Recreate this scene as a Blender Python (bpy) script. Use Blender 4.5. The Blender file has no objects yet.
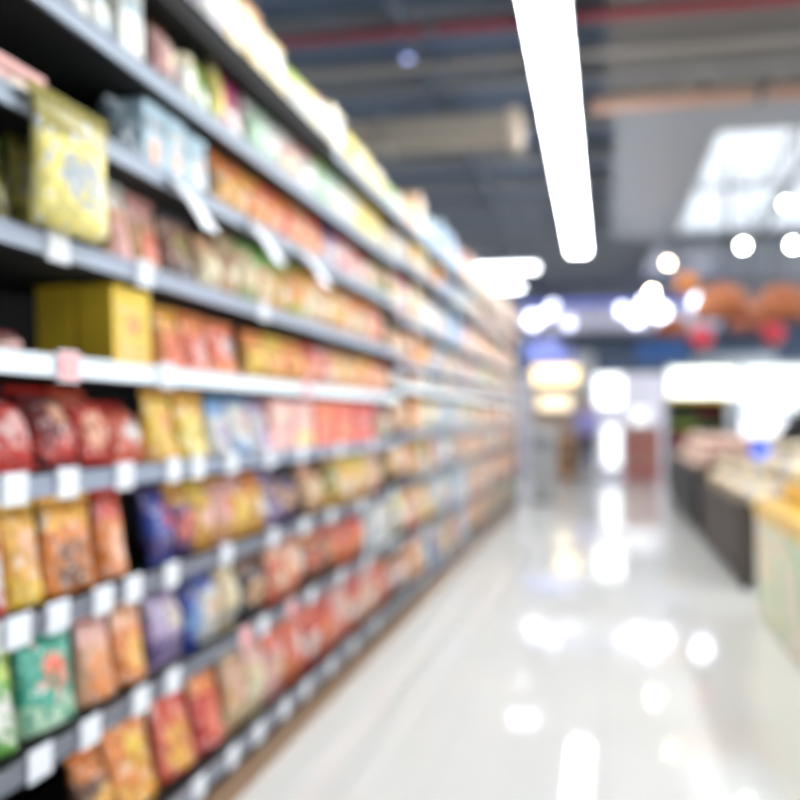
import bpy, bmesh, math, random
from mathutils import Vector, Matrix
random.seed(7)
C = bpy.context.scene.collection
PI = math.pi

# ------------------------------------------------------------------ camera, world, exposure
H = 1.3
F = 950.0
PSI = math.atan2(202, F)
ALPHA = math.atan2(17, F)
fwd = Vector((-math.sin(PSI) * math.cos(ALPHA), math.cos(PSI) * math.cos(ALPHA), math.sin(ALPHA)))
right = Vector((math.cos(PSI), math.sin(PSI), 0))
up = right.cross(fwd)
cam_d = bpy.data.cameras.new('camera')
cam = bpy.data.objects.new('camera', cam_d)
C.objects.link(cam)
cam.location = (0, 0, H)
cam.rotation_euler = fwd.to_track_quat('-Z', 'Y').to_euler()
cam_d.sensor_width = 36
cam_d.lens = 36 * F / 800
cam_d.clip_start = 0.05
cam_d.clip_end = 200
cam_d.dof.use_dof = True
cam_d.dof.focus_distance = 0.93
cam_d.dof.aperture_fstop = 1.95
bpy.context.scene.camera = cam

W = bpy.data.worlds.new('world')
bpy.context.scene.world = W
W.use_nodes = True
W.node_tree.nodes['Background'].inputs[0].default_value = (0.95, 0.97, 1.0, 1)
W.node_tree.nodes['Background'].inputs[1].default_value = 2.2
vs = bpy.context.scene.view_settings
vs.view_transform = 'Standard'
vs.look = 'None'
vs.gamma = 1
vs.exposure = 1.12
STRIP_E = 12.5      # fluorescent tubes


def area(name, loc, size, energy, col, rot=(0, 0, 0)):
    d = bpy.data.lights.new(name, 'AREA')
    d.shape = 'RECTANGLE'
    d.size, d.size_y = size
    d.energy = energy
    d.color = col
    o = bpy.data.objects.new(name, d)
    o.location = loc
    o.rotation_euler = rot
    C.objects.link(o)
    return o




def at(px, py, Y=None, X=None, zc=None, Z=None):
    """Point seen at pixel (px,py) on the plane Y=, X= or Z=, or at the depth zc."""
    d = fwd + right * ((px - 400) / F) + up * ((400 - py) / F)
    if Y is not None:
        t = Y / d.y
    elif X is not None:
        t = X / d.x
    elif Z is not None:
        t = (Z - H) / d.z
    else:
        t = zc
    return Vector((0, 0, H)) + d * t


def yface(px, X):
    d = fwd + right * ((px - 400) / F)
    return X / d.x * d.y


# ------------------------------------------------------------------ materials
def lin(c):
    if isinstance(c, str):
        c = [int(c[i:i + 2], 16) / 255 for i in (0, 2, 4)]
    return tuple((x / 12.92 if x <= 0.04045 else ((x + 0.055) / 1.055) ** 2.4) for x in c) + (1,)


_m = {}


def mat(name, col, rough=0.5, metal=0.0, emit=0, bump=0, scale=20, var=0.0, alpha=None, trans=0):
    if name in _m:
        return _m[name]
    m = bpy.data.materials.new(name)
    m.use_nodes = True
    nt = m.node_tree
    b = nt.nodes['Principled BSDF']
    b.inputs['Base Color'].default_value = lin(col)
    b.inputs['Roughness'].default_value = rough
    b.inputs['Metallic'].default_value = metal
    if trans:
        b.inputs['Transmission Weight'].default_value = trans
    if emit:
        b.inputs['Emission Color'].default_value = lin(col)
        b.inputs['Emission Strength'].default_value = emit
    if bump or var:
        tc = nt.nodes.new('ShaderNodeTexCoord')
        n = nt.nodes.new('ShaderNodeTexNoise')
        n.inputs['Scale'].default_value = scale
        nt.links.new(tc.outputs['Object'], n.inputs['Vector'])
        if bump:
            bp = nt.nodes.new('ShaderNodeBump')
            bp.inputs['Strength'].default_value = bump
            nt.links.new(n.outputs[0], bp.inputs['Height'])
            nt.links.new(bp.outputs[0], b.inputs['Normal'])
        if var:
            mx = nt.nodes.new('ShaderNodeMix')
            mx.data_type = 'RGBA'
            l = lin(col)
            mx.inputs[6].default_value = tuple(x * (1 - var) for x in l[:3]) + (1,)
            mx.inputs[7].default_value = tuple(min(1, x * (1 + var)) for x in l[:3]) + (1,)
            nt.links.new(n.outputs[0], mx.inputs[0])
            nt.links.new(mx.outputs[2], b.inputs['Base Color'])
    _m[name] = m
    return m


def print_mat(c1, c2, c3, style=0, rough=0.38):
    """Printed packaging: ground colour c1, top band c2, round picture c3, patches of small print."""
    key = 'print_%s_%s_%s_%d' % (c1, c2, c3, style)
    if key in _m:
        return _m[key]
    m = bpy.data.materials.new(key)
    m.use_nodes = True
    nt = m.node_tree
    N, L = nt.nodes.new, nt.links.new
    b = nt.nodes['Principled BSDF']
    b.inputs['Roughness'].default_value = rough
    tc = N('ShaderNodeTexCoord')
    nz = N('ShaderNodeTexNoise')
    nz.inputs['Scale'].default_value = 3.2
    nz.inputs['Detail'].default_value = 3
    off = N('ShaderNodeVectorMath')
    off.operation = 'ADD'
    off.inputs[1].default_value = (style * 3.7, style * 1.3, style * 2.1)
    L(tc.outputs['Generated'], off.inputs[0])
    L(off.outputs[0], nz.inputs['Vector'])
    sep = N('ShaderNodeSeparateXYZ')
    L(tc.outputs['Generated'], sep.inputs[0])

    def M(op, a, bb):
        n = N('ShaderNodeMath')
        n.operation = op
        for i, v in enumerate((a, bb)):
            if isinstance(v, (int, float)):
                n.inputs[i].default_value = v
            else:
                L(v, n.inputs[i])
        return n.outputs[0]

    def MIX(f, a, bb):
        n = N('ShaderNodeMix')
        n.data_type = 'RGBA'
        L(f, n.inputs[0])
        for i, v in ((6, a), (7, bb)):
            if isinstance(v, tuple):
                n.inputs[i].default_value = v
            else:
                L(v, n.inputs[i])
        return n.outputs[2]
    y, z = sep.outputs[1], sep.outputs[2]
    wob = M('MULTIPLY', M('SUBTRACT', nz.outputs[0], 0.5), 0.2)
    l1, l2, l3 = [tuple(min(0.9, 0.95 * x + 0.02) for x in lin(c)[:3]) + (1,) for c in (c1, c2, c3)]
    if style % 3 == 1:
        bandv = M('LESS_THAN', M('ADD', z, wob), 0.34)
    else:
        bandv = M('GREATER_THAN', M('ADD', z, wob), 0.74)
    col = MIX(bandv, l1, l2)
    cy, cz, r = [(0.5, 0.42, 0.26), (0.52, 0.62, 0.22), (0.42, 0.36, 0.3)][style % 3]
    dy = M('SUBTRACT', y, cy)
    dz = M('MULTIPLY', M('SUBTRACT', z, cz), 1.15)
    d = M('ADD', M('SQRT', M('ADD', M('MULTIPLY', dy, dy), M('MULTIPLY', dz, dz)), 0), wob)
    col = MIX(M('LESS_THAN', d, r), col, l3)
    vz = N('ShaderNodeTexVoronoi')
    vz.inputs['Scale'].default_value = 7
    L(off.outputs[0], vz.inputs['Vector'])
    light = tuple(0.35 * x + 0.6 for x in l2[:3]) + (1,)
    col = MIX(M('LESS_THAN', vz.outputs[0], 0.24), col, light)
    v2 = N('ShaderNodeTexVoronoi')
    v2.inputs['Scale'].default_value = 4.2
    o2 = N('ShaderNodeVectorMath')
    o2.operation = 'ADD'
    o2.inputs[1].default_value = (5.1 + style, 2.2, 7.7 - style)
    L(tc.outputs['Generated'], o2.inputs[0])
    L(o2.outputs[0], v2.inputs['Vector'])
    pale = tuple(0.45 * x + 0.4 for x in l3[:3]) + (1,)
    col = MIX(M('LESS_THAN', v2.outputs[0], 0.22), col, pale)
    dark = tuple(0.7 * x for x in l1[:3]) + (1,)
    col = MIX(M('GREATER_THAN', vz.outputs[0], 0.66), col, dark)
    L(col, b.inputs['Base Color'])
    bp = N('ShaderNodeBump')
    bp.inputs['Strength'].default_value = 0.25
    L(nz.outputs[0], bp.inputs['Height'])
    L(bp.outputs[0], b.inputs['Normal'])
    _m[key] = m
    return m


# ------------------------------------------------------------------ mesh helpers
def add_box(bm, lo, hi, bev=0.0):
    lo, hi = Vector(lo), Vector(hi)
    c = (lo + hi) / 2
    s = hi - lo
    t = bmesh.new()
    bmesh.ops.create_cube(t, size=1)
    bmesh.ops.scale(t, vec=s, verts=t.verts)
    if bev:
        bmesh.ops.bevel(t, geom=t.edges[:], offset=min(bev, min(s) * 0.45), segments=2, affect='EDGES', profile=0.6)
    bmesh.ops.translate(t, vec=c, verts=t.verts)
    me = bpy.data.meshes.new('tmp')
    t.to_mesh(me)
    t.free()
    bm.from_mesh(me)
    bpy.data.meshes.remove(me)


def add_tube(bm, pts, r, n=10, r1=None):
    pts = [Vector(p) for p in pts]
    rings = []
    for i, p in enumerate(pts):
        a = pts[max(i - 1, 0)]
        b = pts[min(i + 1, len(pts) - 1)]
        d = (b - a).normalized()
        u = d.cross(Vector((0, 0, 1)) if abs(d.z) < 0.9 else Vector((1, 0, 0))).normalized()
        v = d.cross(u)
        rr = r if r1 is None else r + (r1 - r) * i / (len(pts) - 1)
        rings.append([bm.verts.new(p + (u * math.cos(2 * PI * k / n) + v * math.sin(2 * PI * k / n)) * rr) for k in range(n)])
    for a, b in zip(rings, rings[1:]):
        for k in range(n):
            bm.faces.new((a[k], a[(k + 1) % n], b[(k + 1) % n], b[k])).smooth = True
    bm.faces.new(rings[0][::-1])
    bm.faces.new(rings[-1])


def add_lathe(bm, prof, n=20, c=(0, 0, 0), cap=True):
    c = Vector(c)
    rings = [[bm.verts.new(c + Vector((r * math.cos(2 * PI * k / n), r * math.sin(2 * PI * k / n), z))) for k in range(n)] for r, z in prof]
    for a, b in zip(rings, rings[1:]):
        for k in range(n):
            bm.faces.new((a[k], a[(k + 1) % n], b[(k + 1) % n], b[k])).smooth = True
    if cap:
        bm.faces.new(rings[0][::-1])
        bm.faces.new(rings[-1])


def mesh(name, bm):
    bmesh.ops.recalc_face_normals(bm, faces=bm.faces)
    me = bpy.data.meshes.new(name)
    bm.to_mesh(me)
    bm.free()
    return me


def link(name, me, m=None, parent=None):
    if isinstance(me, bmesh.types.BMesh):
        me = mesh(name, me)
    o = bpy.data.objects.new(name, me)
    if m is not None:
        if not me.materials:
            me.materials.append(m)
        elif me.materials[0] != m:
            o.material_slots[0].link = 'OBJECT'
            o.material_slots[0].material = m
    C.objects.link(o)
    if parent is not None:
        o.parent = parent
    return o


def tag(o, label, cat, group=None, kind=None):
    o['label'] = label
    o['category'] = cat
    if group:
        o['group'] = group
    if kind:
        o['kind'] = kind
    return o


def thing(name, label, cat, loc=(0, 0, 0), rz=0.0, group=None):
    o = bpy.data.objects.new(name, None)
    o.location = loc
    o.rotation_euler = (0, 0, rz)
    C.objects.link(o)
    return tag(o, label, cat, group)


def struct(name, bm, m, label=None, cat='room'):
    o = link(name, bm, m)
    o['kind'] = 'structure'
    o['category'] = cat
    if label:
        o['label'] = label
    return o


def box(name, lo, hi, m, parent=None, bev=0.0):
    bm = bmesh.new()
    add_box(bm, lo, hi, bev)
    return link(name, bm, m, parent)


def copy_tree(o, parent=None):
    c = o.copy()
    C.objects.link(c)
    if parent is not None:
        c.parent = parent
    for ch in list(o.children):
        copy_tree(ch, c)
    return c


# ------------------------------------------------------------------ room shell
def floor_material():
    m = bpy.data.materials.new('polished_floor')
    m.use_nodes = True
    nt = m.node_tree
    N, L = nt.nodes.new, nt.links.new
    b = nt.nodes['Principled BSDF']
    tc = N('ShaderNodeTexCoord')
    br = N('ShaderNodeTexBrick')
    br.offset = 0
    br.inputs['Scale'].default_value = 1.0
    br.inputs['Brick Width'].default_value = 0.6
    br.inputs['Row Height'].default_value = 0.6
    br.inputs['Mortar Size'].default_value = 0.002
    br.inputs['Color1'].default_value = (0.77, 0.77, 0.73, 1)
    br.inputs['Color2'].default_value = (0.76, 0.765, 0.725, 1)
    br.inputs['Mortar'].default_value = (0.62, 0.62, 0.6, 1)
    L(tc.outputs['Object'], br.inputs['Vector'])
    L(br.outputs[0], b.inputs['Base Color'])
    b.inputs['Roughness'].default_value = 0.05
    b.inputs['IOR'].default_value = 1.4
    nz = N('ShaderNodeTexNoise')
    nz.inputs['Scale'].default_value = 2.5
    L(tc.outputs['Object'], nz.inputs['Vector'])
    bp = N('ShaderNodeBump')
    bp.inputs['Strength'].default_value = 0.008
    L(nz.outputs[0], bp.inputs['Height'])
    L(bp.outputs[0], b.inputs['Normal'])
    return m


YF = 28.0
CZ = 4.6
bm = bmesh.new()
add_box(bm, (-8, -4, -0.1), (12, YF, 0))
struct('floor', bm, floor_material(), 'glossy pale off-white tiled supermarket floor', 'floor')

deck = mat('ceiling_deck_paint', '4c5c74', 0.5, 0.2, bump=0.1, scale=4)
bm = bmesh.new()
SK = (1.3, 10.9, 5.2, 17.6)     # skylight opening x0,y0,x1,y1
for lo, hi in (((-8, -4), (SK[0], YF)), ((SK[2], -4), (12, YF)), ((SK[0], -4), (SK[2], SK[1])), ((SK[0], SK[3]), (SK[2], YF))):
    add_box(bm, (lo[0], lo[1], CZ), (hi[0], hi[1], CZ + 0.12))
struct('ceiling', bm, deck, 'dark blue-grey exposed metal deck ceiling', 'ceiling')
bm = bmesh.new()
add_box(bm, (-8, YF, 0), (12, YF + 0.15, CZ + 0.12))
struct('wall_far', bm, mat('far_wall_paint', '33445c', 0.6, bump=0.05), 'dark navy back wall of the shop', 'wall')
bm = bmesh.new()
add_box(bm, (-8.15, -4, 0), (-8, YF, CZ + 0.12))
struct('wall_left', bm, mat('side_wall_paint', '7d8790', 0.7, bump=0.05), 'grey side wall beyond the shelving', 'wall')
bm = bmesh.new()
add_box(bm, (-8, YF - 0.06, 0), (12, YF - 0.001, 2.55))
struct('wall_far_lower', bm, mat('far_wall_pale', 'd6d4e0', 0.5, bump=0.05), 'pale lower part of the far wall behind the shop canopy', 'wall')
bm = bmesh.new()
add_box(bm, (-8, -4.15, 0), (12, -4, CZ + 0.12))
struct('wall_near', bm, mat('side_wall_paint', '7d8790', 0.7, bump=0.05), 'grey wall behind the camera', 'wall')
# skylight: milky glass pane in a dark frame
sk = bpy.data.objects.new('window_1', None)
C.objects.link(sk)
sk['kind'] = 'structure'
sk['label'] = 'milky white skylight over the produce stands'
sk['category'] = 'skylight'
box('pane', (SK[0], SK[1], CZ + 0.06), (SK[2], SK[3], CZ + 0.1), mat('skylight_glass', 'e4edf6', 0.3, emit=0.34), sk)
bm = bmesh.new()
for i in range(4):
    x = SK[0] + (SK[2] - SK[0]) * i / 3
    add_box(bm, (x - 0.03, SK[1], CZ - 0.06), (x + 0.03, SK[3], CZ + 0.06))
for i in range(3):
    y = SK[1] + (SK[3] - SK[1]) * i / 2
    add_box(bm, (SK[0], y - 0.03, CZ - 0.04), (SK[2], y + 0.03, CZ + 0.05))
link('frame', bm, mat('skylight_frame', 'c4cad0', 0.5), sk)
# added panel right of the tube lights: warm light painted in as greyish brown
bm = bmesh.new()
add_box(bm, (0.05, 3.2, CZ - 0.145), (11.9, 9.85, CZ - 0.13))
struct('trim_31', bm, mat('ceiling_warm_light', '62605e', 0.6, bump=0.05), 'added ceiling panel with warm light painted in as taupe, right of the tube lights', 'ceiling panel')
# pale ceiling lining between the tube lights and the skylight
bm = bmesh.new()
add_box(bm, (0.15, 9.9, CZ - 0.19), (1.22, 17.0, CZ - 0.175))
add_box(bm, (1.22, 9.9, CZ - 0.19), (5.4, 10.85, CZ - 0.175))
add_box(bm, (0.9, 17.7, CZ - 0.19), (5.4, 22.5, CZ - 0.175))
struct('trim_30', bm, mat('ceiling_lining', '848a92', 0.5), 'pale grey ceiling lining panel left of the skylight', 'ceiling panel')
# ceiling purlins (structure)
n = 0
for y in [0.4 + 1.42 * i for i in range(20)]:
    if SK[1] - 0.3 < y < SK[3] + 0.3:
        x1 = SK[0] - 0.05
    else:
        x1 = 11.9
    n += 1
    bm = bmesh.new()
    add_box(bm, (-7.9, y - 0.05, CZ - 0.17), (x1, y + 0.05, CZ - 0.15))
    add_box(bm, (-7.9, y - 0.012, CZ - 0.16), (x1, y + 0.012, CZ - 0.012))
    add_box(bm, (-7.9, y - 0.05, CZ - 0.02), (x1, y + 0.05, CZ - 0.001))
    struct('trim_%d' % n, bm, mat('purlin_paint', '8f9296', 0.55, 0.2), 'grey steel roof purlin crossing the dark ceiling', 'roof beam')['group'] = 'steel purlins under the ceiling'

# ------------------------------------------------------------------ things under the ceiling
def pipe(name, label, cat, p0, p1, r, m, clamps=4):
    t = thing(name, label, cat, p0)
    p0, p1 = Vector(p0), Vector(p1)
    bm = bmesh.new()
    add_tube(bm, [(0, 0, 0), p1 - p0], r, 14)
    link('pipe_run', bm, m, t)
    for i in range(clamps):
        q = (p1 - p0) * ((i + 0.5) / clamps)
        bm = bmesh.new()
        add_tube(bm, [q - (p1 - p0).normalized() * 0.03, q + (p1 - p0).normalized() * 0.03], r * 1.25, 12)
        add_tube(bm, [q, q + Vector((0, 0, CZ - 0.16 - p0.z))], 0.008, 6)
        link('clamp', bm, mat('clamp_steel', '6a6f75', 0.4, 0.8), t)
    return t


pz = at(550, 19, Z=4.36)
pipe('sprinkler_pipe', 'red sprinkler pipe crossing under the ceiling near the top of the picture', 'pipe',
     (-7.5, pz.y, 4.36), (9, pz.y, 4.36), 0.045, mat('red_pipe_paint', '7e2a34', 0.5))
pz = at(450, 65, Z=4.3)
pipe('conduit', 'grey steel conduit crossing the ceiling just beyond the red pipe', 'pipe',
     (-7.5, pz.y, 4.32), (9, pz.y, 4.32), 0.05, mat('conduit_steel', '8a8682', 0.4, 0.5))
pz = at(640, 102, Z=4.25)
pipe('copper_pipe', 'brownish insulated pipe crossing the ceiling right of the tube lights', 'pipe',
     (-0.1, pz.y, 4.25), (9, pz.y, 4.25), 0.07, mat('copper_pipe_wrap', 'b08c78', 0.5), 3)
pa, pb = at(385, 138, Z=4.1), at(524, 138, Z=4.1)
t = thing('air_duct', 'pale beige boxed air duct ending left of the tube lights', 'duct', (0, pa.y, 4.1))
box('duct_body', (-4.1, -0.2, -0.13), (pb.x - 0.12, 0.2, 0.13), mat('duct_beige', '9e9588', 0.5, bump=0.05), t, 0.02)
box('end_collar', (pb.x - 0.12, -0.23, -0.16), (pb.x, 0.23, 0.16), mat('duct_collar', 'c9b9a6', 0.5), t, 0.02)
for x in (-3.9, -3.0, -2.1):
    box('flange', (x - 0.02, -0.23, -0.16), (x + 0.02, 0.23, 0.16), mat('duct_flange', 'a9a59c', 0.4, 0.5), t)
for x in (-3.7, -2.6):
    box('hanger', (x - 0.01, -0.01, 0.12), (x + 0.01, 0.01, CZ - 0.01 - 4.1), mat('clamp_steel', '6a6f75', 0.4, 0.8), t)
# longitudinal grey pipe on the dark deck left of the lights
pipe('cable_tray', 'thin dark cable tray running lengthwise above the shelving', 'cable tray', (-1.55, 5, 4.45), (-1.55, 27, 4.45), 0.05,
     mat('tray_steel', '474f5a', 0.5, 0.5), 2)
# dark unit hanging in the top right corner
p = at(797, 62, Y=9.55)
t = thing('cassette_unit', 'dark brown air conditioning unit hung in the upper right corner', 'air conditioner', (p.x + 0.35, p.y, p.z))
box('casing', (-0.45, -0.4, -0.22), (0.6, 0.4, 0.22), mat('unit_brown', '4c413c', 0.5), t, 0.04)
box('grille', (-0.38, -0.42, -0.14), (0.5, -0.4, 0.14), mat('unit_grille', '352e2b', 0.6), t)
for x in (-0.3, 0.4):
    box('hanger', (x - 0.01, -0.01, 0.2), (x + 0.01, 0.01, CZ - 0.01 - p.z), mat('clamp_steel', '6a6f75', 0.4, 0.8), t)
# slack black cables
for i, (a, b_) in enumerate((((800, 165), (728, 248)), ((800, 120), (738, 186)))):
    A, B = at(a[0], a[1], Y=10.7 + i), at(b_[0], b_[1], Y=13 + i)
    bm = bmesh.new()
    pts = [A.lerp(B, k / 10) - Vector((0, 0, 0.25 * math.sin(PI * k / 10))) for k in range(11)]
    pts = [(A.x, A.y, CZ + 0.06)] + pts + [(B.x, B.y, CZ + 0.06)]
    add_tube(bm, pts, 0.022, 8)
    tag(link('hanging_cable', bm, mat('cable_black', '23282b', 0.5)),
        ['slack black cable hanging under the skylight towards its left edge', 'slack black cable hanging higher beside the dark ceiling unit'][i], 'cable')


# tube lights: one continuous row over the aisle, plus unseen rows added to light the goods and ceiling
tube_white = mat('lit_tube', 'fbfcff', 0.4, emit=STRIP_E)
housing_m = mat('light_housing', 'd8dde2', 0.4)


def make_tube_light():
    t = thing('tube_light', 'x', 'ceiling light')
    bm = bmesh.new()
    add_box(bm, (-0.15, 0.01, 0.05), (0.15, 1.49, 0.11), 0.01)
    link('housing', bm, housing_m, t)
    bm = bmesh.new()
    add_box(bm, (-0.14, 0.02, 0.0), (0.14, 1.48, 0.05), 0.015)
    link('diffuser', bm, tube_white, t)
    for y in (0.0, 1.49):
        box('end_cap', (-0.15, y, 0.0), (0.15, y + 0.012, 0.11), housing_m, t)
    for y in (0.3, 1.2):
        box('hanger', (-0.006, y - 0.006, 0.1), (0.006, y + 0.006, CZ - 0.01 - 3.95), mat('clamp_steel', '6a6f75', 0.4, 0.8), t)
    return t


ORD = ['first', 'second', 'third', 'fourth', 'fifth', 'sixth', 'seventh', 'eighth', 'ninth', 'tenth', 'eleventh', 'twelfth', 'thirteenth', 'fourteenth', 'fifteenth']
light0 = make_tube_light()
used = False
for r_, (x, y0, n_) in enumerate(((-0.36, 2.15, 9), (3.3, -1.3, 7), (-4.4, 0.2, 12))):
    for k in range(n_):
        y = y0 + 1.5 * k
        o = copy_tree(light0) if used else light0
        used = True
        o.location = (x, y, 3.95)
        if r_ == 0:
            tag(o, 'bright white tube light over the aisle, %s in its row counted from the far end' % ORD[n_ - 1 - k], 'ceiling light', 'tube lights in a row over the aisle')
        else:
            tag(o, ['', 'unseen tube light added on the right to light the produce stands', 'unseen tube light added behind the shelving to light the ceiling'][r_], 'ceiling light', ['', 'unseen tube lights added for the produce side', 'unseen tube lights added behind the shelving'][r_])
far_used = False
for k in range(6):  # lamps added behind the canopy to brighten the far end
    o = copy_tree(light0)
    o.location = (-3 + k * 1.9, 24.6, 3.95)
    tag(o, 'tube light added behind the canopy to brighten the far end, %s from the left' % ORD[k], 'ceiling light', 'tube lights added behind the canopy')
for i, (px, py, w, Y) in enumerate(((505, 269, 1.1, 16.5), (503, 288, 0.75, 19.0), (0, 0, 0, 0))):
    if w:
        p = at(px, py, Y=Y)
        t = thing('crosswise_light', ['bright white crosswise light bar beyond the end of the shelving top', 'shorter white crosswise light bar just below the longer one'][i], 'ceiling light', p)
        box('housing', (-w / 2 - 0.02, -0.1, 0.04), (w / 2 + 0.02, 0.1, 0.1), housing_m, t, 0.01)
        box('diffuser', (-w / 2, -0.09, -0.03), (w / 2, 0.09, 0.04), mat('lit_bar', 'f4f8ff', 0.4, emit=5), t, 0.02)
        for s in (-0.3, 0.3):
            box('hanger', (s - 0.006, -0.006, 0.08), (s + 0.006, 0.006, CZ - 0.01 - p.z), mat('clamp_steel', '6a6f75', 0.4, 0.8), t)

# ------------------------------------------------------------------ the shelving
D = 1.206
LEVELS_Z = [0.2, 0.571, 0.874, 1.172, 1.439, 1.707, 1.995, 2.255, 2.55]
FAR_OFF = [0, -0.02, 0.05, 0.04, 0.07, -0.05, -0.06, 0.04, 0]
BAY = 1.45
Y0 = -0.13
BAYS = 10
black = mat('shelf_black', '0e1012', 0.75)
black_rail = mat('rail_black', '08090b', 0.9)
black_back = mat('shelf_back', '0e0f11', 0.7)
rail_m = mat('rail_grey', 'a9b4c4', 0.3, 0.15)
rail_b = mat('rail_white', 'e6f0f6', 0.25)
upright_m = mat('upright_grey', 'b9c0c8', 0.4, 0.3)
kick_m = mat('kick_brown', '8a6a4c', 0.5, var=0.2)


RAILM = [mat('rail_' + h, h, 0.45, 0.0) for h in ('8a8e98', '70747e', '747884', '8e98aa', 'e6f0f6', '9ea8b8', 'a0acba', '9ca8b6', '98a2ae')]  # tone per level carries the light: fifth whitened for its reflections, lower ones greyer


def levels(b):
    return [z + (FAR_OFF[i] if b >= 4 else 0) for i, z in enumerate(LEVELS_Z)]


for b in range(BAYS):
    y0, y1 = Y0 + b * BAY, Y0 + (b + 1) * BAY
    t = thing('shelving_unit', 'tall black grocery shelving unit along the aisle, %s one from the camera' % ORD[b], 'shelving', (-D, y0, 0), 0, 'shelving units along the left of the aisle')
    L = BAY - 0.002
    box('back_panel', (-0.52, 0, 0), (-0.5, L, 2.57), black_back, t)
    box('plinth', (-0.48, 0.002, 0), (-0.03, L, 0.09), black, t)
    box('kick_board', (-0.03, 0.001, 0), (-0.012, L, 0.1), kick_m, t)
    box('upright', (-0.5, 0, 0.09), (-0.44, 0.025, 2.57), black if b < 4 else upright_m, t)
    if b == BAYS - 1:
        box('end_panel', (-0.52, L, 0), (-0.02, L + 0.02, 2.5), mat('end_panel_grey', '4c4e4e', 0.5), t)
    for i, z in enumerate(levels(b)):
        s = box('shelf', (-0.49, 0.003, z - 0.045), (-0.008, L, z - 0.02), black, t)
        bm = bmesh.new()
        add_box(bm, (-0.008, 0.001, z - (0.075 if i == 8 and b < 3 else 0.045)), (0.0, L + 0.001, z - 0.001))
        add_box(bm, (-0.002, 0.001, z - 0.047), (0.006, L + 0.001, z - 0.041))
        add_box(bm, (-0.002, 0.001, z - 0.005), (0.006, L + 0.001, z + 0.001))
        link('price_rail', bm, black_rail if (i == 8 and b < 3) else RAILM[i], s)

# ------------------------------------------------------------------ product shapes (unit size: depth x, width y, height z)
def bag_mesh(seed, pouch=False):
    rnd = random.Random(seed)
    bm = bmesh.new()
    nu, nv = 11, 13
    z0, z1 = (0.0, 0.93) if pouch else (0.05, 0.94)
    ph = [rnd.uniform(0, 6) for _ in range(4)]
    grid = {}
    for side in (1, -1):
        for i in range(nu):
            for j in range(nv):
                u, v = i / (nu - 1), j / (nv - 1)
                if side == -1 and (i in (0, nu - 1) or (j == nv - 1) or (j == 0)):
                    grid[side, i, j] = grid[1, i, j]
                    continue
                edge = (1 - abs(2 * u - 1) ** 3.0)
                if pouch:
                    prof = (1 - v) ** 0.55 * 0.9 + 0.1 * math.sin(PI * v)
                    if j == 0:
                        prof = 0.9
                    if j == nv - 1:
                        prof = 0.02
                else:
                    prof = max(0.0, 1 - abs(2 * v - 1) ** 2.6)
                x = side * 0.5 * edge * prof
                wr = 0.035 * math.sin(5 * u + 9 * v + ph[0]) + 0.03 * math.sin(13 * u - 6 * v + ph[1]) * (1 - edge * 0.6)
                x *= 1 + wr * 2
                w = 1 - 0.06 * math.sin(PI * v) + 0.012 * math.sin(11 * v + ph[2])
                if pouch and j == 0 and side == 1:
                    x = 0.0
                grid[side, i, j] = bm.verts.new((x, (u - 0.5) * w, z0 + (z1 - z0) * v))
    for side in (1, -1):
        for i in range(nu - 1):
            for j in range(nv - 1):
                vs_ = [grid[side, i, j], grid[side, i + 1, j], grid[side, i + 1, j + 1], grid[side, i, j + 1]]
                if len(set(vs_)) == 4:
                    try:
                        bm.faces.new(vs_ if side == 1 else vs_[::-1]).smooth = True
                    except ValueError:
                        pass
    return mesh('bag_body', bm)


def seal_mesh(z0, z1):
    bm = bmesh.new()
    n = 24
    pts = []
    for k in range(n + 1):
        y = -0.5 + k / n
        x = 0.03 * (1 if k % 2 else -1)
        pts.append((x, y))
    rows = [[bm.verts.new((x + dx, y, z)) for x, y in pts] for z, dx in ((z0, 0.015), (z1, 0.015), (z1, -0.015), (z0, -0.015))]
    for a in range(4):
        r0, r1 = rows[a], rows[(a + 1) % 4]
        for k in range(n):
            bm.faces.new((r0[k], r0[k + 1], r1[k + 1], r1[k]))
    for k in (0, n):
        bm.faces.new([rows[a][k] for a in range(4)])
    return mesh('bag_seal', bm)


def lathe_mesh(name, prof, n=20):
    bm = bmesh.new()
    add_lathe(bm, prof, n)
    return mesh(name, bm)


def box_mesh(name, lo, hi, bev=0.0):
    bm = bmesh.new()
    add_box(bm, lo, hi, bev)
    return mesh(name, bm)


BAGS = [bag_mesh(i) for i in range(4)]
POUCH = [bag_mesh(10 + i, True) for i in range(3)]
SEAL_T, SEAL_B = seal_mesh(0.93, 1.0), seal_mesh(0.0, 0.06)
CARTON = box_mesh('carton_body', (-0.5, -0.49, 0), (0.5, 0.49, 0.985), 0.012)
CARTON_LID = box_mesh('carton_lid', (-0.505, -0.495, 0.93), (0.505, 0.495, 1.0), 0.01)
CARTON_PANEL = box_mesh('carton_panel', (0.5, -0.4, 0.12), (0.508, 0.4, 0.8), 0.0)
JAR = lathe_mesh('jar_body', [(0.40, 0), (0.48, 0.03), (0.5, 0.08), (0.5, 0.68), (0.46, 0.77), (0.38, 0.82), (0.38, 0.86)])
JAR_LID = lathe_mesh('jar_lid', [(0.42, 0.83), (0.44, 0.84), (0.44, 0.98), (0.41, 1.0)])
JAR_LABEL = lathe_mesh('jar_label', [(0.505, 0.14), (0.51, 0.15), (0.51, 0.62), (0.505, 0.63)])
BOTTLE = lathe_mesh('bottle_body', [(0.42, 0), (0.5, 0.03), (0.5, 0.5), (0.44, 0.6), (0.25, 0.72), (0.17, 0.8), (0.17, 0.9)])
BOTTLE_CAP = lathe_mesh('bottle_cap', [(0.2, 0.88), (0.21, 0.89), (0.21, 0.99), (0.19, 1.0)])
BOTTLE_LABEL = lathe_mesh('bottle_label', [(0.505, 0.1), (0.51, 0.11), (0.51, 0.45), (0.505, 0.46)])

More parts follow.
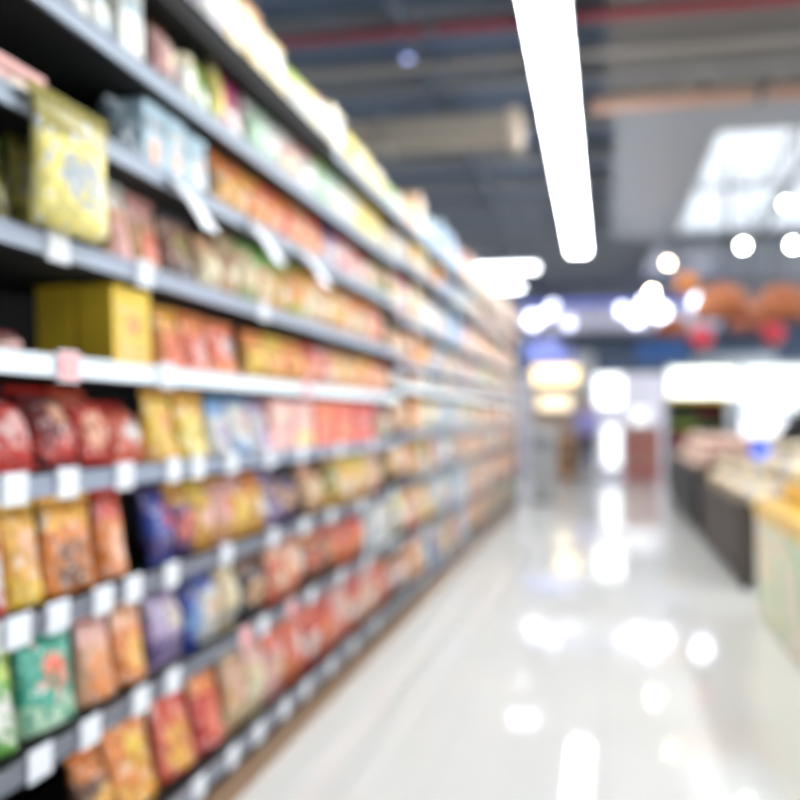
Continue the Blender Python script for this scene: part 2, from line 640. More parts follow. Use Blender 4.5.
KN = {'bag': 'snack_bag', 'pouch': 'stand_up_pouch', 'carton': 'food_carton', 'jar': 'food_jar', 'bottle': 'sauce_bottle', 'tin': 'food_tin'}
KW = {'bag': 'snack bag', 'pouch': 'upright pouch', 'carton': 'carton', 'jar': 'jar', 'bottle': 'bottle', 'tin': 'tin'}
TIN = lathe_mesh('tin_body', [(0.48, 0), (0.5, 0.02), (0.49, 0.05), (0.49, 0.95), (0.5, 0.98), (0.48, 1.0)])
TIN_LID = lathe_mesh('tin_lid', [(0.46, 0.985), (0.46, 1.005), (0.3, 1.003)])

PAL = {'red': 'd43a2c', 'orange': 'f2903c', 'yellow': 'f4cc3c', 'olive': '8f8420', 'cream': 'e8deba', 'white': 'e6e6de', 'tan': 'd8a878',
       'peach': 'f2b48c', 'pink': 'dc6c90', 'magenta': 'c8387c', 'blue': '2448b0', 'sky': '7eaede', 'pale blue': 'b4d0dc', 'green': '6cb04a', 'mint': 'b4dcb8',
       'teal': '3cae94', 'purple': '503278', 'lavender': 'b8a4cc', 'brown': '7a4a2c', 'black': '221c26', 'grey': '9ca6ac', 'slate': '4c6068',
       'gold': 'f2b440', 'navy': '1c2c74', 'lemon': 'f2e27a', 'lime': 'b4d040', 'coral': 'ee6e4c', 'rose': 'eab0a8', 'sand': 'e6cfa0', 'maroon': '7a1c22'}
EPS = 0.0015


def product(kind, loc, size, cols, style, tilt=0.0, detail=True, yaw=0.0):
    c1, c2, c3 = [PAL[c] for c in cols]
    pm = print_mat(c1, c2, c3, style)
    plain1, plain2 = mat('plain_' + c1, c1, 0.4), mat('plain_' + c2, c2, 0.4)
    d, w, h = size
    if kind == 'bag':
        o = link(KN[kind], BAGS[style % 4], pm)
        if detail:
            link('top_seal', SEAL_T, plain2, o)
            link('bottom_seal', SEAL_B, plain1, o)
    elif kind == 'pouch':
        o = link(KN[kind], POUCH[style % 3], pm)
        if detail:
            link('top_seal', SEAL_T, plain2, o)
    elif kind == 'carton':
        o = link(KN[kind], CARTON, plain1 if detail else pm)
        if detail:
            link('front_panel', CARTON_PANEL, pm, o)
            link('lid', CARTON_LID, plain1, o)
    elif kind == 'jar':
        o = link(KN[kind], JAR, plain1)
        link('lid', JAR_LID, plain2, o)
        if detail:
            link('paper_label', JAR_LABEL, print_mat(c3, c1, c2, style), o)
    elif kind == 'bottle':
        o = link(KN[kind], BOTTLE, plain1)
        link('cap', BOTTLE_CAP, plain2, o)
        if detail:
            link('paper_label', BOTTLE_LABEL, print_mat(c3, c1, c2, style), o)
    else:
        o = link(KN[kind], TIN, pm)
        if detail:
            link('lid', TIN_LID, mat('tin_metal', 'b8bcc0', 0.25, 0.9), o)
    if kind in ('jar', 'bottle', 'tin'):
        d = w = min(d, w) if kind != 'tin' else w
    o.scale = (d, w, h)
    o.rotation_euler = (0, -tilt, yaw)   # leaning back towards the shelf
    o.location = loc
    return o


# rows: (px start, px end, height fraction, kind, colours, lean)
R = {
 8: [(178, 192, .5, 'carton', 'purple pink white'), (192, 216, .7, 'jar', 'lavender purple white'), (216, 238, .95, 'pouch', 'sand tan cream'), (239, 262, .95, 'pouch', 'sand tan sand'), (263, 284, .85, 'pouch', 'cream sand white'),
     (285, 300, .7, 'bag', 'white lime white'), (300, 315, .7, 'bag', 'white lemon cream'), (315, 329, .75, 'bag', 'white rose white'), (330, 343, .7, 'carton', 'cream blue white'),
     (344, 356, .7, 'bag', 'yellow lemon white'), (357, 369, .7, 'bag', 'lemon cream yellow'), (370, 382, .65, 'bag', 'lemon white cream'), (383, 394, .6, 'bag', 'mint lime white'), (395, 404, .6, 'bag', 'cream lime white')],
 7: [(48, 68, .8, 'jar', 'white cream white'), (70, 92, .9, 'jar', 'white pale_blue white'), (94, 116, .95, 'jar', 'white cream pale_blue'), (118, 142, .95, 'carton', 'white pale_blue cream'), (146, 164, .9, 'bag', 'rose brown cream'),
     (166, 184, .85, 'jar', 'white cream white'), (186, 202, .85, 'pouch', 'green lime white'), (203, 213, .5, 'bag', 'lemon cream yellow'), (214, 238, .8, 'pouch', 'pink magenta white'), (240, 256, .75, 'bag', 'mint white mint'),
     (257, 272, .75, 'bag', 'white mint white'), (274, 292, .75, 'bag', 'rose white cream'), (293, 310, .75, 'bag', 'white rose white'), (311, 326, .8, 'bag', 'mint lime white'), (327, 341, .8, 'bag', 'white mint cream'),
     (342, 355, .8, 'bag', 'white cream lemon'), (356, 368, .8, 'bag', 'yellow lemon white'), (369, 380, .75, 'bag', 'lemon yellow cream'), (381, 392, .8, 'bag', 'cream rose white'), (393, 404, .8, 'bag', 'white cream rose')],
 6: [(-16, 44, .42, 'carton', 'rose brown cream'), (106, 140, .85, 'pouch', 'slate grey grey'), (142, 165, .95, 'carton', 'pale_blue grey orange'), (166, 186, .95, 'carton', 'pale_blue white orange'), (187, 206, .9, 'carton', 'pale_blue white peach'),
     (207, 224, .9, 'bag', 'tan orange gold'), (225, 241, .9, 'bag', 'gold orange tan'), (242, 258, .9, 'bag', 'orange gold peach'), (259, 274, .9, 'bag', 'orange coral peach'), (275, 289, .85, 'bag', 'coral orange peach'),
     (290, 303, .8, 'bag', 'orange peach white'), (304, 317, .8, 'bag', 'orange coral peach'), (318, 330, .8, 'bag', 'lavender purple white'), (331, 343, .8, 'bag', 'rose pink white'), (344, 355, .8, 'bag', 'coral rose white'), (356, 367, .8, 'bag', 'rose maroon cream'),
     (368, 378, .8, 'bag', 'tan green cream'), (379, 391, .8, 'bag', 'cream tan lemon'), (392, 404, .8, 'bag', 'rose pink white')],
 5: [(-32, -2, .85, 'pouch', 'olive lime lemon'), (0, 22, .95, 'pouch', 'lemon olive cream'), (100, 124, .97, 'pouch', 'peach white rose'), (125, 154, .95, 'pouch', 'tan rose coral'), (156, 190, .92, 'pouch', 'brown black olive'),
     (192, 214, .8, 'bag', 'sand tan cream'), (215, 233, .8, 'bag', 'tan sand cream'), (234, 250, .7, 'bag', 'sand green cream'), (251, 267, .7, 'bag', 'tan green sand'), (268, 283, .7, 'bag', 'gold green cream'), (284, 298, .7, 'bag', 'orange lime gold'),
     (299, 312, .75, 'bag', 'sand gold cream'), (313, 326, .75, 'bag', 'tan peach cream'), (327, 339, .8, 'bag', 'gold tan sand'), (340, 352, .8, 'bag', 'orange peach cream'), (353, 365, .8, 'bag', 'tan orange cream'), (366, 378, .8, 'bag', 'coral peach cream'), (379, 391, .8, 'bag', 'peach cream sand'), (392, 404, .8, 'bag', 'peach tan cream')],
 4: [(-30, 14, .3, 'bag', 'brown maroon rose'), (112, 151, .97, 'carton', 'yellow gold orange'), (153, 178, .9, 'pouch', 'orange gold coral'), (179, 203, .9, 'pouch', 'coral orange rose'), (204, 233, .88, 'pouch', 'coral orange white'),
     (240, 260, .85, 'bag', 'gold orange yellow'), (261, 280, .85, 'bag', 'gold yellow orange'), (281, 298, .85, 'bag', 'orange gold yellow'), (299, 313, .85, 'bag', 'coral red peach'), (314, 328, .85, 'bag', 'coral rose white'), (329, 343, .85, 'bag', 'gold peach cream'), (344, 357, .85, 'bag', 'gold tan peach'), (358, 371, .85, 'bag', 'orange gold peach'), (372, 385, .8, 'bag', 'peach coral gold'), (389, 403, .85, 'carton', 'white lavender white')],
 3: [(-34, 18, .85, 'bag', 'red maroon rose', .48), (20, 62, .9, 'bag', 'maroon red peach', .48), (63, 96, .9, 'bag', 'red coral peach', .48), (97, 128, .75, 'bag', 'coral red white', .45), (142, 172, .95, 'pouch', 'yellow gold orange'), (173, 203, .95, 'pouch', 'yellow gold lemon'),
     (205, 225, .9, 'pouch', 'white sky lavender'), (226, 247, .9, 'pouch', 'white sky rose'), (248, 268, .9, 'pouch', 'white lavender lavender'), (270, 292, .9, 'carton', 'rose cream rose'), (293, 314, .9, 'carton', 'rose lemon cream'), (316, 335, .92, 'carton', 'coral orange coral'),
     (336, 354, .92, 'carton', 'coral red orange'), (355, 374, .92, 'carton', 'red coral rose'), (376, 390, .85, 'bag', 'sand rose white'), (391, 404, .85, 'bag', 'peach sand cream')],
 2: [(-32, -4, .95, 'pouch', 'red orange white'), (-2, 38, .95, 'pouch', 'gold yellow peach'), (40, 92, .95, 'pouch', 'orange gold brown'), (94, 121, .95, 'pouch', 'orange red peach'), (142, 166, .7, 'bag', 'blue purple red', .2), (167, 186, .78, 'bag', 'purple gold coral', .2), (187, 206, .85, 'bag', 'gold yellow rose', .2), (207, 224, .85, 'bag', 'rose gold coral', .2), (225, 243, .85, 'bag', 'gold rose yellow', .2), (244, 258, .85, 'bag', 'gold orange white', .2),
     (259, 274, .85, 'bag', 'purple lavender gold', .2), (275, 290, .85, 'bag', 'purple black tan', .2), (298, 318, .85, 'bag', 'tan peach sand', .3), (322, 336, .9, 'bag', 'olive gold cream'), (337, 350, .9, 'bag', 'gold yellow white'), (351, 364, .9, 'bag', 'gold lemon cream'), (365, 378, .85, 'bag', 'tan rose cream'), (379, 391, .85, 'bag', 'sand tan gold'), (392, 404, .8, 'bag', 'peach sand pale_blue')],
 1: [(-30, 14, .8, 'pouch', 'green lime white'), (16, 74, .92, 'pouch', 'teal mint coral'), (76, 110, .9, 'pouch', 'peach rose orange'), (111, 141, .9, 'pouch', 'orange peach gold'), (143, 177, .9, 'bag', 'lavender purple cream', .15), (178, 192, .85, 'bag', 'blue navy sky', .15), (193, 213, .85, 'bag', 'white blue tan', .15), (214, 233, .88, 'bag', 'sand grey cream', .1), (237, 262, .85, 'bag', 'black brown tan', .1),
     (264, 280, .85, 'bag', 'coral peach cream'), (281, 298, .85, 'bag', 'peach coral white'), (300, 314, .9, 'bag', 'brown orange coral', .2), (315, 329, .9, 'bag', 'brown coral orange', .2), (330, 345, .9, 'bag', 'coral orange brown', .2), (346, 360, .9, 'bag', 'coral red orange'), (363, 375, .85, 'carton', 'grey white pale_blue'), (376, 390, .85, 'carton', 'white grey lavender'), (391, 404, .8, 'bag', 'cream lemon white')],
 0: [(76, 106, .75, 'bag', 'brown orange gold', .2), (108, 152, .9, 'pouch', 'orange gold yellow', .15), (155, 190, .9, 'pouch', 'coral red gold', .15), (192, 218, .88, 'pouch', 'red orange coral', .1), (220, 240, .85, 'bag', 'tan sand rose'), (241, 260, .85, 'bag', 'sand rose cream'), (261, 280, .85, 'bag', 'rose coral tan'), (281, 299, .85, 'bag', 'coral orange white'), (300, 314, .85, 'bag', 'red coral white'), (315, 329, .85, 'bag', 'coral red orange'), (330, 345, .85, 'bag', 'rose coral cream'), (346, 358, .8, 'bag', 'coral red white'),
     (359, 372, .8, 'bag', 'peach rose white'), (373, 388, .8, 'bag', 'coral peach white'), (389, 404, .8, 'bag', 'rose tan white')],
}
FAR_PAL = [  # colours along the far stretch: (from Y, choices)
    (0, ['cream lemon white', 'gold yellow white', 'peach orange cream', 'white rose cream', 'lemon lime white', 'sand tan white', 'orange gold yellow']),
    (6.9, ['sky white blue', 'sky pale_blue white', 'white sky sky', 'sky pale_blue rose', 'orange gold cream', 'white cream pale_blue', 'cream white rose', 'sand white peach']),
    (8.7, ['rose cream white', 'peach orange cream', 'white rose cream', 'peach tan cream', 'mint white cream', 'peach rose white', 'coral peach cream', 'sand cream white', 'gold cream white', 'orange peach white']),
]
FX = -D - 0.03
avail = {}
rows = {i: [] for i in range(9)}
for i, lst in R.items():
    for it in lst:
        ln = it[5] if len(it) > 5 else 0.04
        PX = FX - 0.008 - {'bag': 0.05, 'pouch': 0.05, 'carton': 0, 'jar': 0.06, 'bottle': 0.06, 'tin': 0.06}[it[3]] - ln * 0.12
        a, b_ = yface(it[0], PX), yface(it[1], PX)
        rows[i].append(dict(y0=a, y1=b_, h=(0.99 if i >= 5 and it[0] >= 200 and i < 8 else max(it[2], 0.9) if i in (1, 2) else it[2]), kind=it[3], cols=[c.replace('_', ' ') for c in it[4].split()], lean=it[5] if len(it) > 5 else 0.04, n=len(rows[i])))
rnd = random.Random(3)
END = Y0 + BAYS * BAY - 0.05
for i in range(9):
    y = yface(405, FX - 0.06) + 0.02
    while y < END - 0.12:
        w = rnd.uniform(0.17, 0.27)
        kind = rnd.choice(['bag', 'bag', 'pouch', 'carton', 'carton', 'jar' if i > 5 else 'bag', 'bottle' if i in (2, 3) and y > 9 else 'carton', 'tin' if y > 8 and i < 2 else 'pouch'])
        if kind in ('jar', 'bottle', 'tin'):
            w = rnd.uniform(0.11, 0.15)
        pal = [p_ for y_, p_ in FAR_PAL if y >= y_ + 0.25 * math.sin(i * 2.2)]
        pal = (pal or [FAR_PAL[0][1]])[-1]
        cols = rnd.choice(pal)
        if y < 6.7 and i <= 3 and rnd.random() < 0.5:
            cols = rnd.choice(['orange gold coral', 'gold yellow coral', 'coral orange white'])
        y1 = min(y + w, END)
        rows[i].append(dict(y0=y, y1=y1, h=rnd.uniform(0.88, 0.99), kind=kind, cols=[c.replace('_', ' ') for c in cols.split()], lean=0.02, n=len(rows[i])))
        y = y1 + 0.012 + (0.012 if rnd.random() < 0.8 else 0.06)

SHELF_WORD = ['bottom', 'second', 'third', 'fourth', 'fifth', 'sixth', 'seventh', 'eighth', 'top']
all_items = []
for i in range(9):
    for it in rows[i]:
        step = Y0 + 4 * BAY
        if it['y0'] < step < it['y1']:      # nothing stands across the joint where the boards change height
            if step - it['y0'] > it['y1'] - step:
                it['y1'] = step - 0.004
            else:
                it['y0'] = step + 0.004
        yc = (it['y0'] + it['y1']) / 2
        b = int((yc - Y0) / BAY)
        b = max(0, min(BAYS - 1, b))
        lv = levels(b)
        z = lv[i] - 0.02
        gap = (lv[i + 1] - lv[i] - 0.031) if i < 8 else 0.36
        h = gap * it['h']
        w = it['y1'] - it['y0'] - 0.006
        kind = it['kind']
        # keep clear of the upright-free shelf joints where the level steps
        d = {'bag': 0.10, 'pouch': 0.11, 'carton': 0.13, 'jar': w, 'bottle': w, 'tin': w}[kind]
        d = min(d, max(0.06, w * 0.9)) if kind != 'carton' else (0.105 if it['cols'][0] == 'yellow' else 0.14)
        lean = it['lean']
        # lower edge stands on the board, whole thing kept behind the rail
        x = FX - d / 2 - 0.008
        lift = math.sin(lean) * d / 2 if lean else 0
        hh = (h - lift * 1.2) * (1.2 if lean > 0.4 else math.cos(lean))
        if h > 0.1 and kind in ('jar',):
            hh = min(hh, w * 1.6)
        if kind in ('bottle',):
            hh = min(hh, w * 3)
        it.update(x=x, yc=yc, z=z + lift + EPS, d=d, w=w, hh=hh, b=b, i=i)
        desc = '%s and %s' % (it['cols'][0], it['cols'][1])
        it['desc'] = desc + ' ' + KW[kind]
        all_items.append(it)
# stack of cartons behind the nearest yellow one: their sides show in the gap left of it
extra = []
for it in all_items:
    if it['i'] == 4 and it['cols'][0] == 'yellow' and it['kind'] == 'carton':
        for k in (1,):
            e = dict(it)
            e['x'] = it['x'] - k * (it['d'] + 0.014)
            e['cols'] = ['olive', 'yellow', 'gold'] if False else it['cols']
            e['behind'] = k
            extra.append(e)
count = {}
for it in all_items:
    count.setdefault((it['i'], it['b'], it['desc']), []).append(it)
for (i, b, desc), lst in count.items():
    lst.sort(key=lambda q: q['yc'])
    for k, it in enumerate(lst):
        base = '%s on the %s shelf%s, %s unit along' % (desc, SHELF_WORD[i], '' if i in (0, 8) else ' up', ORD[b])
        if len(lst) > 1:
            base += ', %s of %s' % (ORD[k], {2: 'two', 3: 'three', 4: 'four', 5: 'five', 6: 'six'}[len(lst)])
        it['label'] = base
for it in extra:
    it['label'] = 'yellow carton tucked directly behind the front yellow carton on the fifth shelf up'
for it in all_items + extra:
    o = product(it['kind'], (it['x'], it['yc'], it['z']), (it['d'], it['w'], it['hh']), it['cols'], it['n'] % 6, it['lean'], it['yc'] < 5.6)
    tag(o, it['label'], {'bag': 'bag', 'pouch': 'pouch', 'carton': 'box', 'jar': 'jar', 'bottle': 'bottle', 'tin': 'tin'}[it['kind']],
        'groceries on the %s shelf' % SHELF_WORD[it['i']] + ('' if it['i'] in (0, 8) else ' up'))

# large pouch pushed forward over the shelf edge, hiding the rail above it
ya, yb = yface(24, -D + 0.03), yface(104, -D + 0.03)
o = product('pouch', (-D + 0.036, (ya + yb) / 2, LEVELS_Z[5] + 0.0025), (0.105, yb - ya, 0.3), ['lemon', 'olive', 'grey'], 0, 0.0, True)
tag(o, 'largest yellow and olive pouch with grey picture, jutting over the sixth shelf edge up', 'pouch', 'groceries on the sixth shelf up')
# ------------------------------------------------------------------ price tags clipped to the shelf edges
tag_m = mat('tag_card', 'dfe2e6', 0.35)
tag_p = mat('tag_card_pink', 'f0a8a8', 0.4)
bm = bmesh.new()
add_box(bm, (0.007, -0.042, -0.031), (0.0095, 0.042, 0.031), 0.001)
TAG = mesh('tag_card', bm)
bm = bmesh.new()
add_box(bm, (0.0062, -0.046, -0.035), (0.0069, 0.046, 0.035))
HOLDER = mesh('tag_holder', bm)
holder_m = mat('tag_holder_clear', 'dfe6ee', 0.2)
TAGPX = {3: [-20, 13, 66, 123, 172, 196, 230, 268, 300, 338, 372], 2: [-15, 17, 57, 102, 132, 170, 225, 272, 303, 330, 360, 392], 1: [-20, 40, 90, 106, 140, 172, 244, 262, 290, 310, 340, 365, 395],
         0: [5, 110, 160, 200, 232, 258, 284, 305, 330, 352, 375], 4: [66, 165, 305], 5: [55, 142, 262], 6: [], 7: []}
for i, lst in TAGPX.items():
    per = {}
    for px in lst + ([424, 446, 466, 484] if i < 4 else []):
        y = yface(px, -D)
        b = max(0, min(BAYS - 1, int((y - Y0) / BAY)))
        fy = (y - Y0) - b * BAY
        y += max(0, 0.06 - fy) - max(0, fy - (BAY - 0.06))
        per.setdefault(b, []).append(y)
    for b, ys in per.items():
        ys.sort()
        ys = [y for k, y in enumerate(ys) if k == 0 or y - ys[k - 1] > 0.1]
        for k, y in enumerate(ys):
            pink = (i == 4 and k == 0 and b in (1, 2)) or (i == 1 and b == 2 and k % 2 == 0)
            o = link('price_tag', TAG, tag_p if pink else tag_m)
            o.location = (-D, y, levels(b)[i] - 0.023)
            link('holder', HOLDER, holder_m, o)
            s_ = '%s price tag on the edge of the %s shelf%s, %s unit along' % ('pink' if pink else 'white', SHELF_WORD[i], '' if i == 0 else ' up', ORD[b])
            if len(ys) > 1:
                s_ += ', ' + ORD[k]
            tag(o, s_, 'price tag', 'price tags on the shelf edges')

# white promotional strips hanging from the seventh shelf edge
bm = bmesh.new()
n = 14
prev = None
pr = []
for k in range(n + 1):
    u = k / n
    pr.append((0.010 + 0.13 * u ** 1.2, 0.012 - 0.15 * u ** 1.6))
rowsv = []
for dx in (0.0, 0.0022):
    rowsv.append([[bm.verts.new((x + dx, s * 0.045, z + dx)) for s in (-1, 1)] for x, z in pr])
for k in range(n):
    a, b_ = rowsv
    bm.faces.new((a[k][0], a[k][1], a[k + 1][1], a[k + 1][0]))
    bm.faces.new((b_[k][0], b_[k + 1][0], b_[k + 1][1], b_[k][1]))
    for s in (0, 1):
        bm.faces.new((a[k][s], a[k + 1][s], b_[k + 1][s], b_[k][s]))
for k in (0, n):
    bm.faces.new((rowsv[0][k][0], rowsv[0][k][1], rowsv[1][k][1], rowsv[1][k][0]))
TALK = mesh('shelf_talker', bm)
for px, wd in ((172, 'first, nearest the camera'), (248, 'second of the three'), (300, 'third and farthest')):
    o = link('promotional_strip', TALK, mat('strip_white', 'eef2f6', 0.3))
    o.location = (-D - 0.009, yface(px, -D), 1.995 - 0.026)
    o.scale = (0.9, 1.2, 1.0)
    tag(o, 'white curved promotional strip hanging off seventh shelf edge, ' + wd, 'shelf sign', 'promotional strips hanging from a shelf edge')

# ------------------------------------------------------------------ produce side
dark_slat = mat('stand_dark', '1c1b19', 0.5, var=0.2)


def slatted_stand(name, label, y0, y1, x0, x1, z1, m):
    t = thing(name, label, 'produce stand', (x0, y0, 0))
    L, Wd = y1 - y0, x1 - x0
    box('inner_body', (0.03, 0.03, 0.06), (Wd - 0.03, L - 0.03, z1 - 0.12), mat('stand_inner', '1b1b1c', 0.7), t)
    n = int(L / 0.2)
    bm = bmesh.new()
    for k in range(n):
        y = L * k / n
        add_box(bm, (0, y + 0.012, 0.08), (0.028, y + L / n - 0.012, z1 - 0.07), 0.004)
    link('front_boards', bm, m, t)
    bm = bmesh.new()
    for k in range(5):
        x = Wd * k / 5
        add_box(bm, (x + 0.01, 0, 0.08), (x + Wd / 5 - 0.01, 0.028, z1 - 0.07), 0.004)
    link('side_boards', bm, m, t)
    bm = bmesh.new()
    add_box(bm, (-0.015, -0.015, z1 - 0.07), (0.03, L, z1), 0.005)
    add_box(bm, (Wd - 0.03, 0, z1 - 0.07), (Wd, L, z1), 0.005)
    add_box(bm, (0.03, -0.015, z1 - 0.07), (Wd, 0.03, z1), 0.005)
    add_box(bm, (0.03, L - 0.03, z1 - 0.07), (Wd, L, z1), 0.005)
    link('top_rim', bm, mat('stand_rim', '4a4038', 0.5), t)
    box('tray', (0.03, 0.03, z1 - 0.12), (Wd - 0.03, L - 0.03, z1 - 0.09), mat('stand_tray', '777069', 0.6), t)
    for x, y in ((0.03, 0.03), (Wd - 0.09, 0.03), (0.03, L - 0.09), (Wd - 0.09, L - 0.09)):
        box('foot', (x, y, 0), (x + 0.06, y + 0.06, 0.08), mat('stand_foot', '222222', 0.5), t)
    return t


slatted_stand('produce_stand', 'dark slatted wooden produce stand farthest down the aisle, heaped with pinkish produce', 11.1, 14.9, 1.0, 1.9, 0.76, dark_slat)
slatted_stand('produce_stand', 'greyish brown slatted produce stand with pale wrapped bags, between dark and green stands', 7.55, 10.35, 1.0, 1.9, 0.66, mat('stand_grey', '463d3a', 0.6, var=0.2))

# fruit shapes
def fruit_mesh(name, sx, sy, sz, seed, lump=0.06):
    r = random.Random(seed)
    bm = bmesh.new()
    bmesh.ops.create_icosphere(bm, subdivisions=2, radius=1)
    ph = [r.uniform(0, 6) for _ in range(3)]
    for v in bm.verts:
        k = 1 + lump * (math.sin(3 * v.co.x + ph[0]) + math.sin(4 * v.co.y + ph[1]))
        v.co = Vector((v.co.x * sx, v.co.y * sy, v.co.z * sz)) * k
    for f in bm.faces:
        f.smooth = True
    return mesh(name, bm)


def heap(name, label, cat, group, meshes, mats, x0, x1, y0, y1, z0, rise, step, seed=1, stem=None):
    r = random.Random(seed)
    layer = 0
    z = z0
    while True:
        inset = layer * step * 0.55
        xa, xb, ya, yb = x0 + inset, x1 - inset, y0 + inset, y1 - inset
        if xb - xa < step * 0.5 or z - z0 > rise:
            break
        nx, ny = max(1, int((xb - xa) / step)), max(1, int((yb - ya) / step))
        for a in range(nx + 1):
            for b in range(ny + 1):
                # inner fruit of lower layers is hidden: only build the outer ring there
                if layer == 0 and 0 < a < nx and 0 < b < ny:
                    continue
                o = link(name, r.choice(meshes), r.choice(mats))
                o.location = (xa + (xb - xa) * a / nx + r.uniform(-.1, .1) * step, ya + (yb - ya) * b / ny + r.uniform(-.1, .1) * step, z)
                o.rotation_euler = (r.uniform(-.3, .3), r.uniform(-.3, .3), r.uniform(0, 6))
                if stem:
                    link('stem', stem, mat('stem_brown', '5a4a28', 0.7), o)
                tag(o, label, cat, group)
        z += step * 0.72
        layer += 1


ON = [fruit_mesh('onion', 0.08, 0.08, 0.075, k, 0.02) for k in range(3)]
bm = bmesh.new()
add_tube(bm, [(0, 0, 0.07), (0, 0, 0.1)], 0.012, 6, 0.004)
STEM = mesh('stem', bm)
heap('onion', 'round pinkish beige onion heaped on the dark slatted stand', 'onion', 'onions heaped on the dark stand', ON,
     [mat('onion_pink', 'eac4b4', 0.4, var=0.15), mat('onion_beige', 'f0d6c0', 0.4, var=0.15)], 1.13, 1.77, 11.25, 14.75, 0.75, 0.3, 0.18, 2, STEM)
# bags of wrapped produce
WB = []
for k in range(3):
    bm = bmesh.new()
    me = fruit_mesh('wrapped_bag', 0.112, 0.118, 0.095, 20 + k, 0.04)
    WB.append(me)
bm = bmesh.new()
add_lathe(bm, [(0.02, 0.12), (0.015, 0.16), (0.05, 0.22)], 8)
KNOT = mesh('tied_neck', bm)
wrap_m = [mat('wrap_white', 'ecdfc0', 0.25, bump=0.6, scale=30), mat('wrap_lilac', 'b4b6c8', 0.25, bump=0.6, scale=30), mat('wrap_sand', 'f0d48c', 0.3, bump=0.6, scale=30)]
r = random.Random(5)
WPOS = {}
for a in range(3):
    for b in range(9):
        for c in range(2):
            if c == 1 and (a == 0 or b > 4):
                continue
            o = link('wrapped_produce_bag', WB[(a + b) % 3], wrap_m[(a * 2 + b + c) % 3])
            o.location = (1.18 + a * 0.275 + c * 0.04, 7.78 + b * 0.3 + c * 0.15, 0.673 + c * 0.2)
            o.rotation_euler = (0, 0, r.uniform(-.3, .3))
            link('tied_neck', KNOT, None, o)
            cname = ['cream', 'lilac grey', 'sand coloured'][(a * 2 + b + c) % 3]
            tag(o, '%s tied plastic bag of produce on the %s layer of grey-brown stand' % (cname, ['lower', 'upper'][c]), 'bag', '%s tied bags on the %s layer' % (cname, ['lower', 'upper'][c]))
KNOT.materials.append(wrap_m[0])

# pale green printed display bin, nearest
bx0, bx1, by0, by1, bz = 0.99, 1.85, 3.3, 6.62, 0.74
t = thing('display_bin', 'pale green printed cardboard display bin at the right edge, piled with yellow fruit', 'display bin', (bx0, by0, 0))


def bin_print():
    m = bpy.data.materials.new('bin_print')
    m.use_nodes = True
    nt = m.node_tree
    N, L = nt.nodes.new, nt.links.new
    b = nt.nodes['Principled BSDF']
    b.inputs['Roughness'].default_value = 0.5
    tc = N('ShaderNodeTexCoord')
    nz = N('ShaderNodeTexNoise')
    nz.inputs['Scale'].default_value = 3.0
    nz.inputs['Detail'].default_value = 1.5
    L(tc.outputs['Object'], nz.inputs['Vector'])
    cr = N('ShaderNodeValToRGB')
    cr.color_ramp.interpolation = 'CONSTANT'
    e = cr.color_ramp.elements
    e[0].position, e[0].color = 0, lin('bcd8b0')
    e[1].position, e[1].color = 0.42, lin('e2ecdc')
    for p_, c_ in ((0.5, 'f0dcb4'), (0.58, 'e8e0d8'), (0.66, 'd0e4c8')):
        x = e.new(p_)
        x.color = lin(c_)
    L(nz.outputs[0], cr.inputs[0])
    L(cr.outputs[0], b.inputs['Base Color'])
    return m


bp_ = bin_print()
L_, Wd_ = by1 - by0, bx1 - bx0
for k in range(3):
    y0_, y1_ = L_ * k / 3 + 0.003, L_ * (k + 1) / 3 - 0.003
    box('front_panel', (0, y0_, 0.02), (0.02, y1_, bz - 0.06), bp_, t, 0.004)
box('end_wall', (0.02, L_ - 0.02, 0.02), (Wd_, L_, bz - 0.06), mat('bin_green', 'b8dcbc', 0.5), t)
box('end_wall', (0.02, 0, 0.02), (Wd_, 0.02, bz - 0.06), mat('bin_green', 'b8dcbc', 0.5), t)
box('core', (0.02, 0.02, 0.0), (Wd_, L_ - 0.02, bz - 0.08), mat('bin_core', 'd8d0b8', 0.6), t)
bm = bmesh.new()
add_box(bm, (-0.012, -0.01, bz - 0.08), (0.03, L_ + 0.01, bz + 0.02), 0.006)
add_box(bm, (0.03, L_ - 0.02, bz - 0.08), (Wd_, L_ + 0.01, bz + 0.02), 0.006)
add_box(bm, (0.03, -0.01, bz - 0.08), (Wd_, 0.02, bz + 0.02), 0.006)
link('rim', bm, mat('bin_rim', 'f0cc78', 0.5), t)
MG = [fruit_mesh('mango', 0.072, 0.06, 0.055, k + 40, 0.02) for k in range(3)]
bm = bmesh.new()
add_tube(bm, [(0, 0, 0.045), (0, 0, 0.065)], 0.006, 6, 0.004)
STEM2 = mesh('stem', bm)
heap('mango', 'ripe yellow-orange mango piled on the pale green display bin', 'mango', 'mangoes piled on the green bin', MG,
     [mat('mango_yellow', 'f8d040', 0.35, var=0.15), mat('mango_orange', 'f6bc54', 0.35, var=0.15), mat('mango_pale', 'f8e4a4', 0.35, var=0.15)],
     bx0 + 0.12, bx1 - 0.1, 4.4, by1 - 0.12, bz - 0.02, 0.3, 0.15, 7, STEM2)

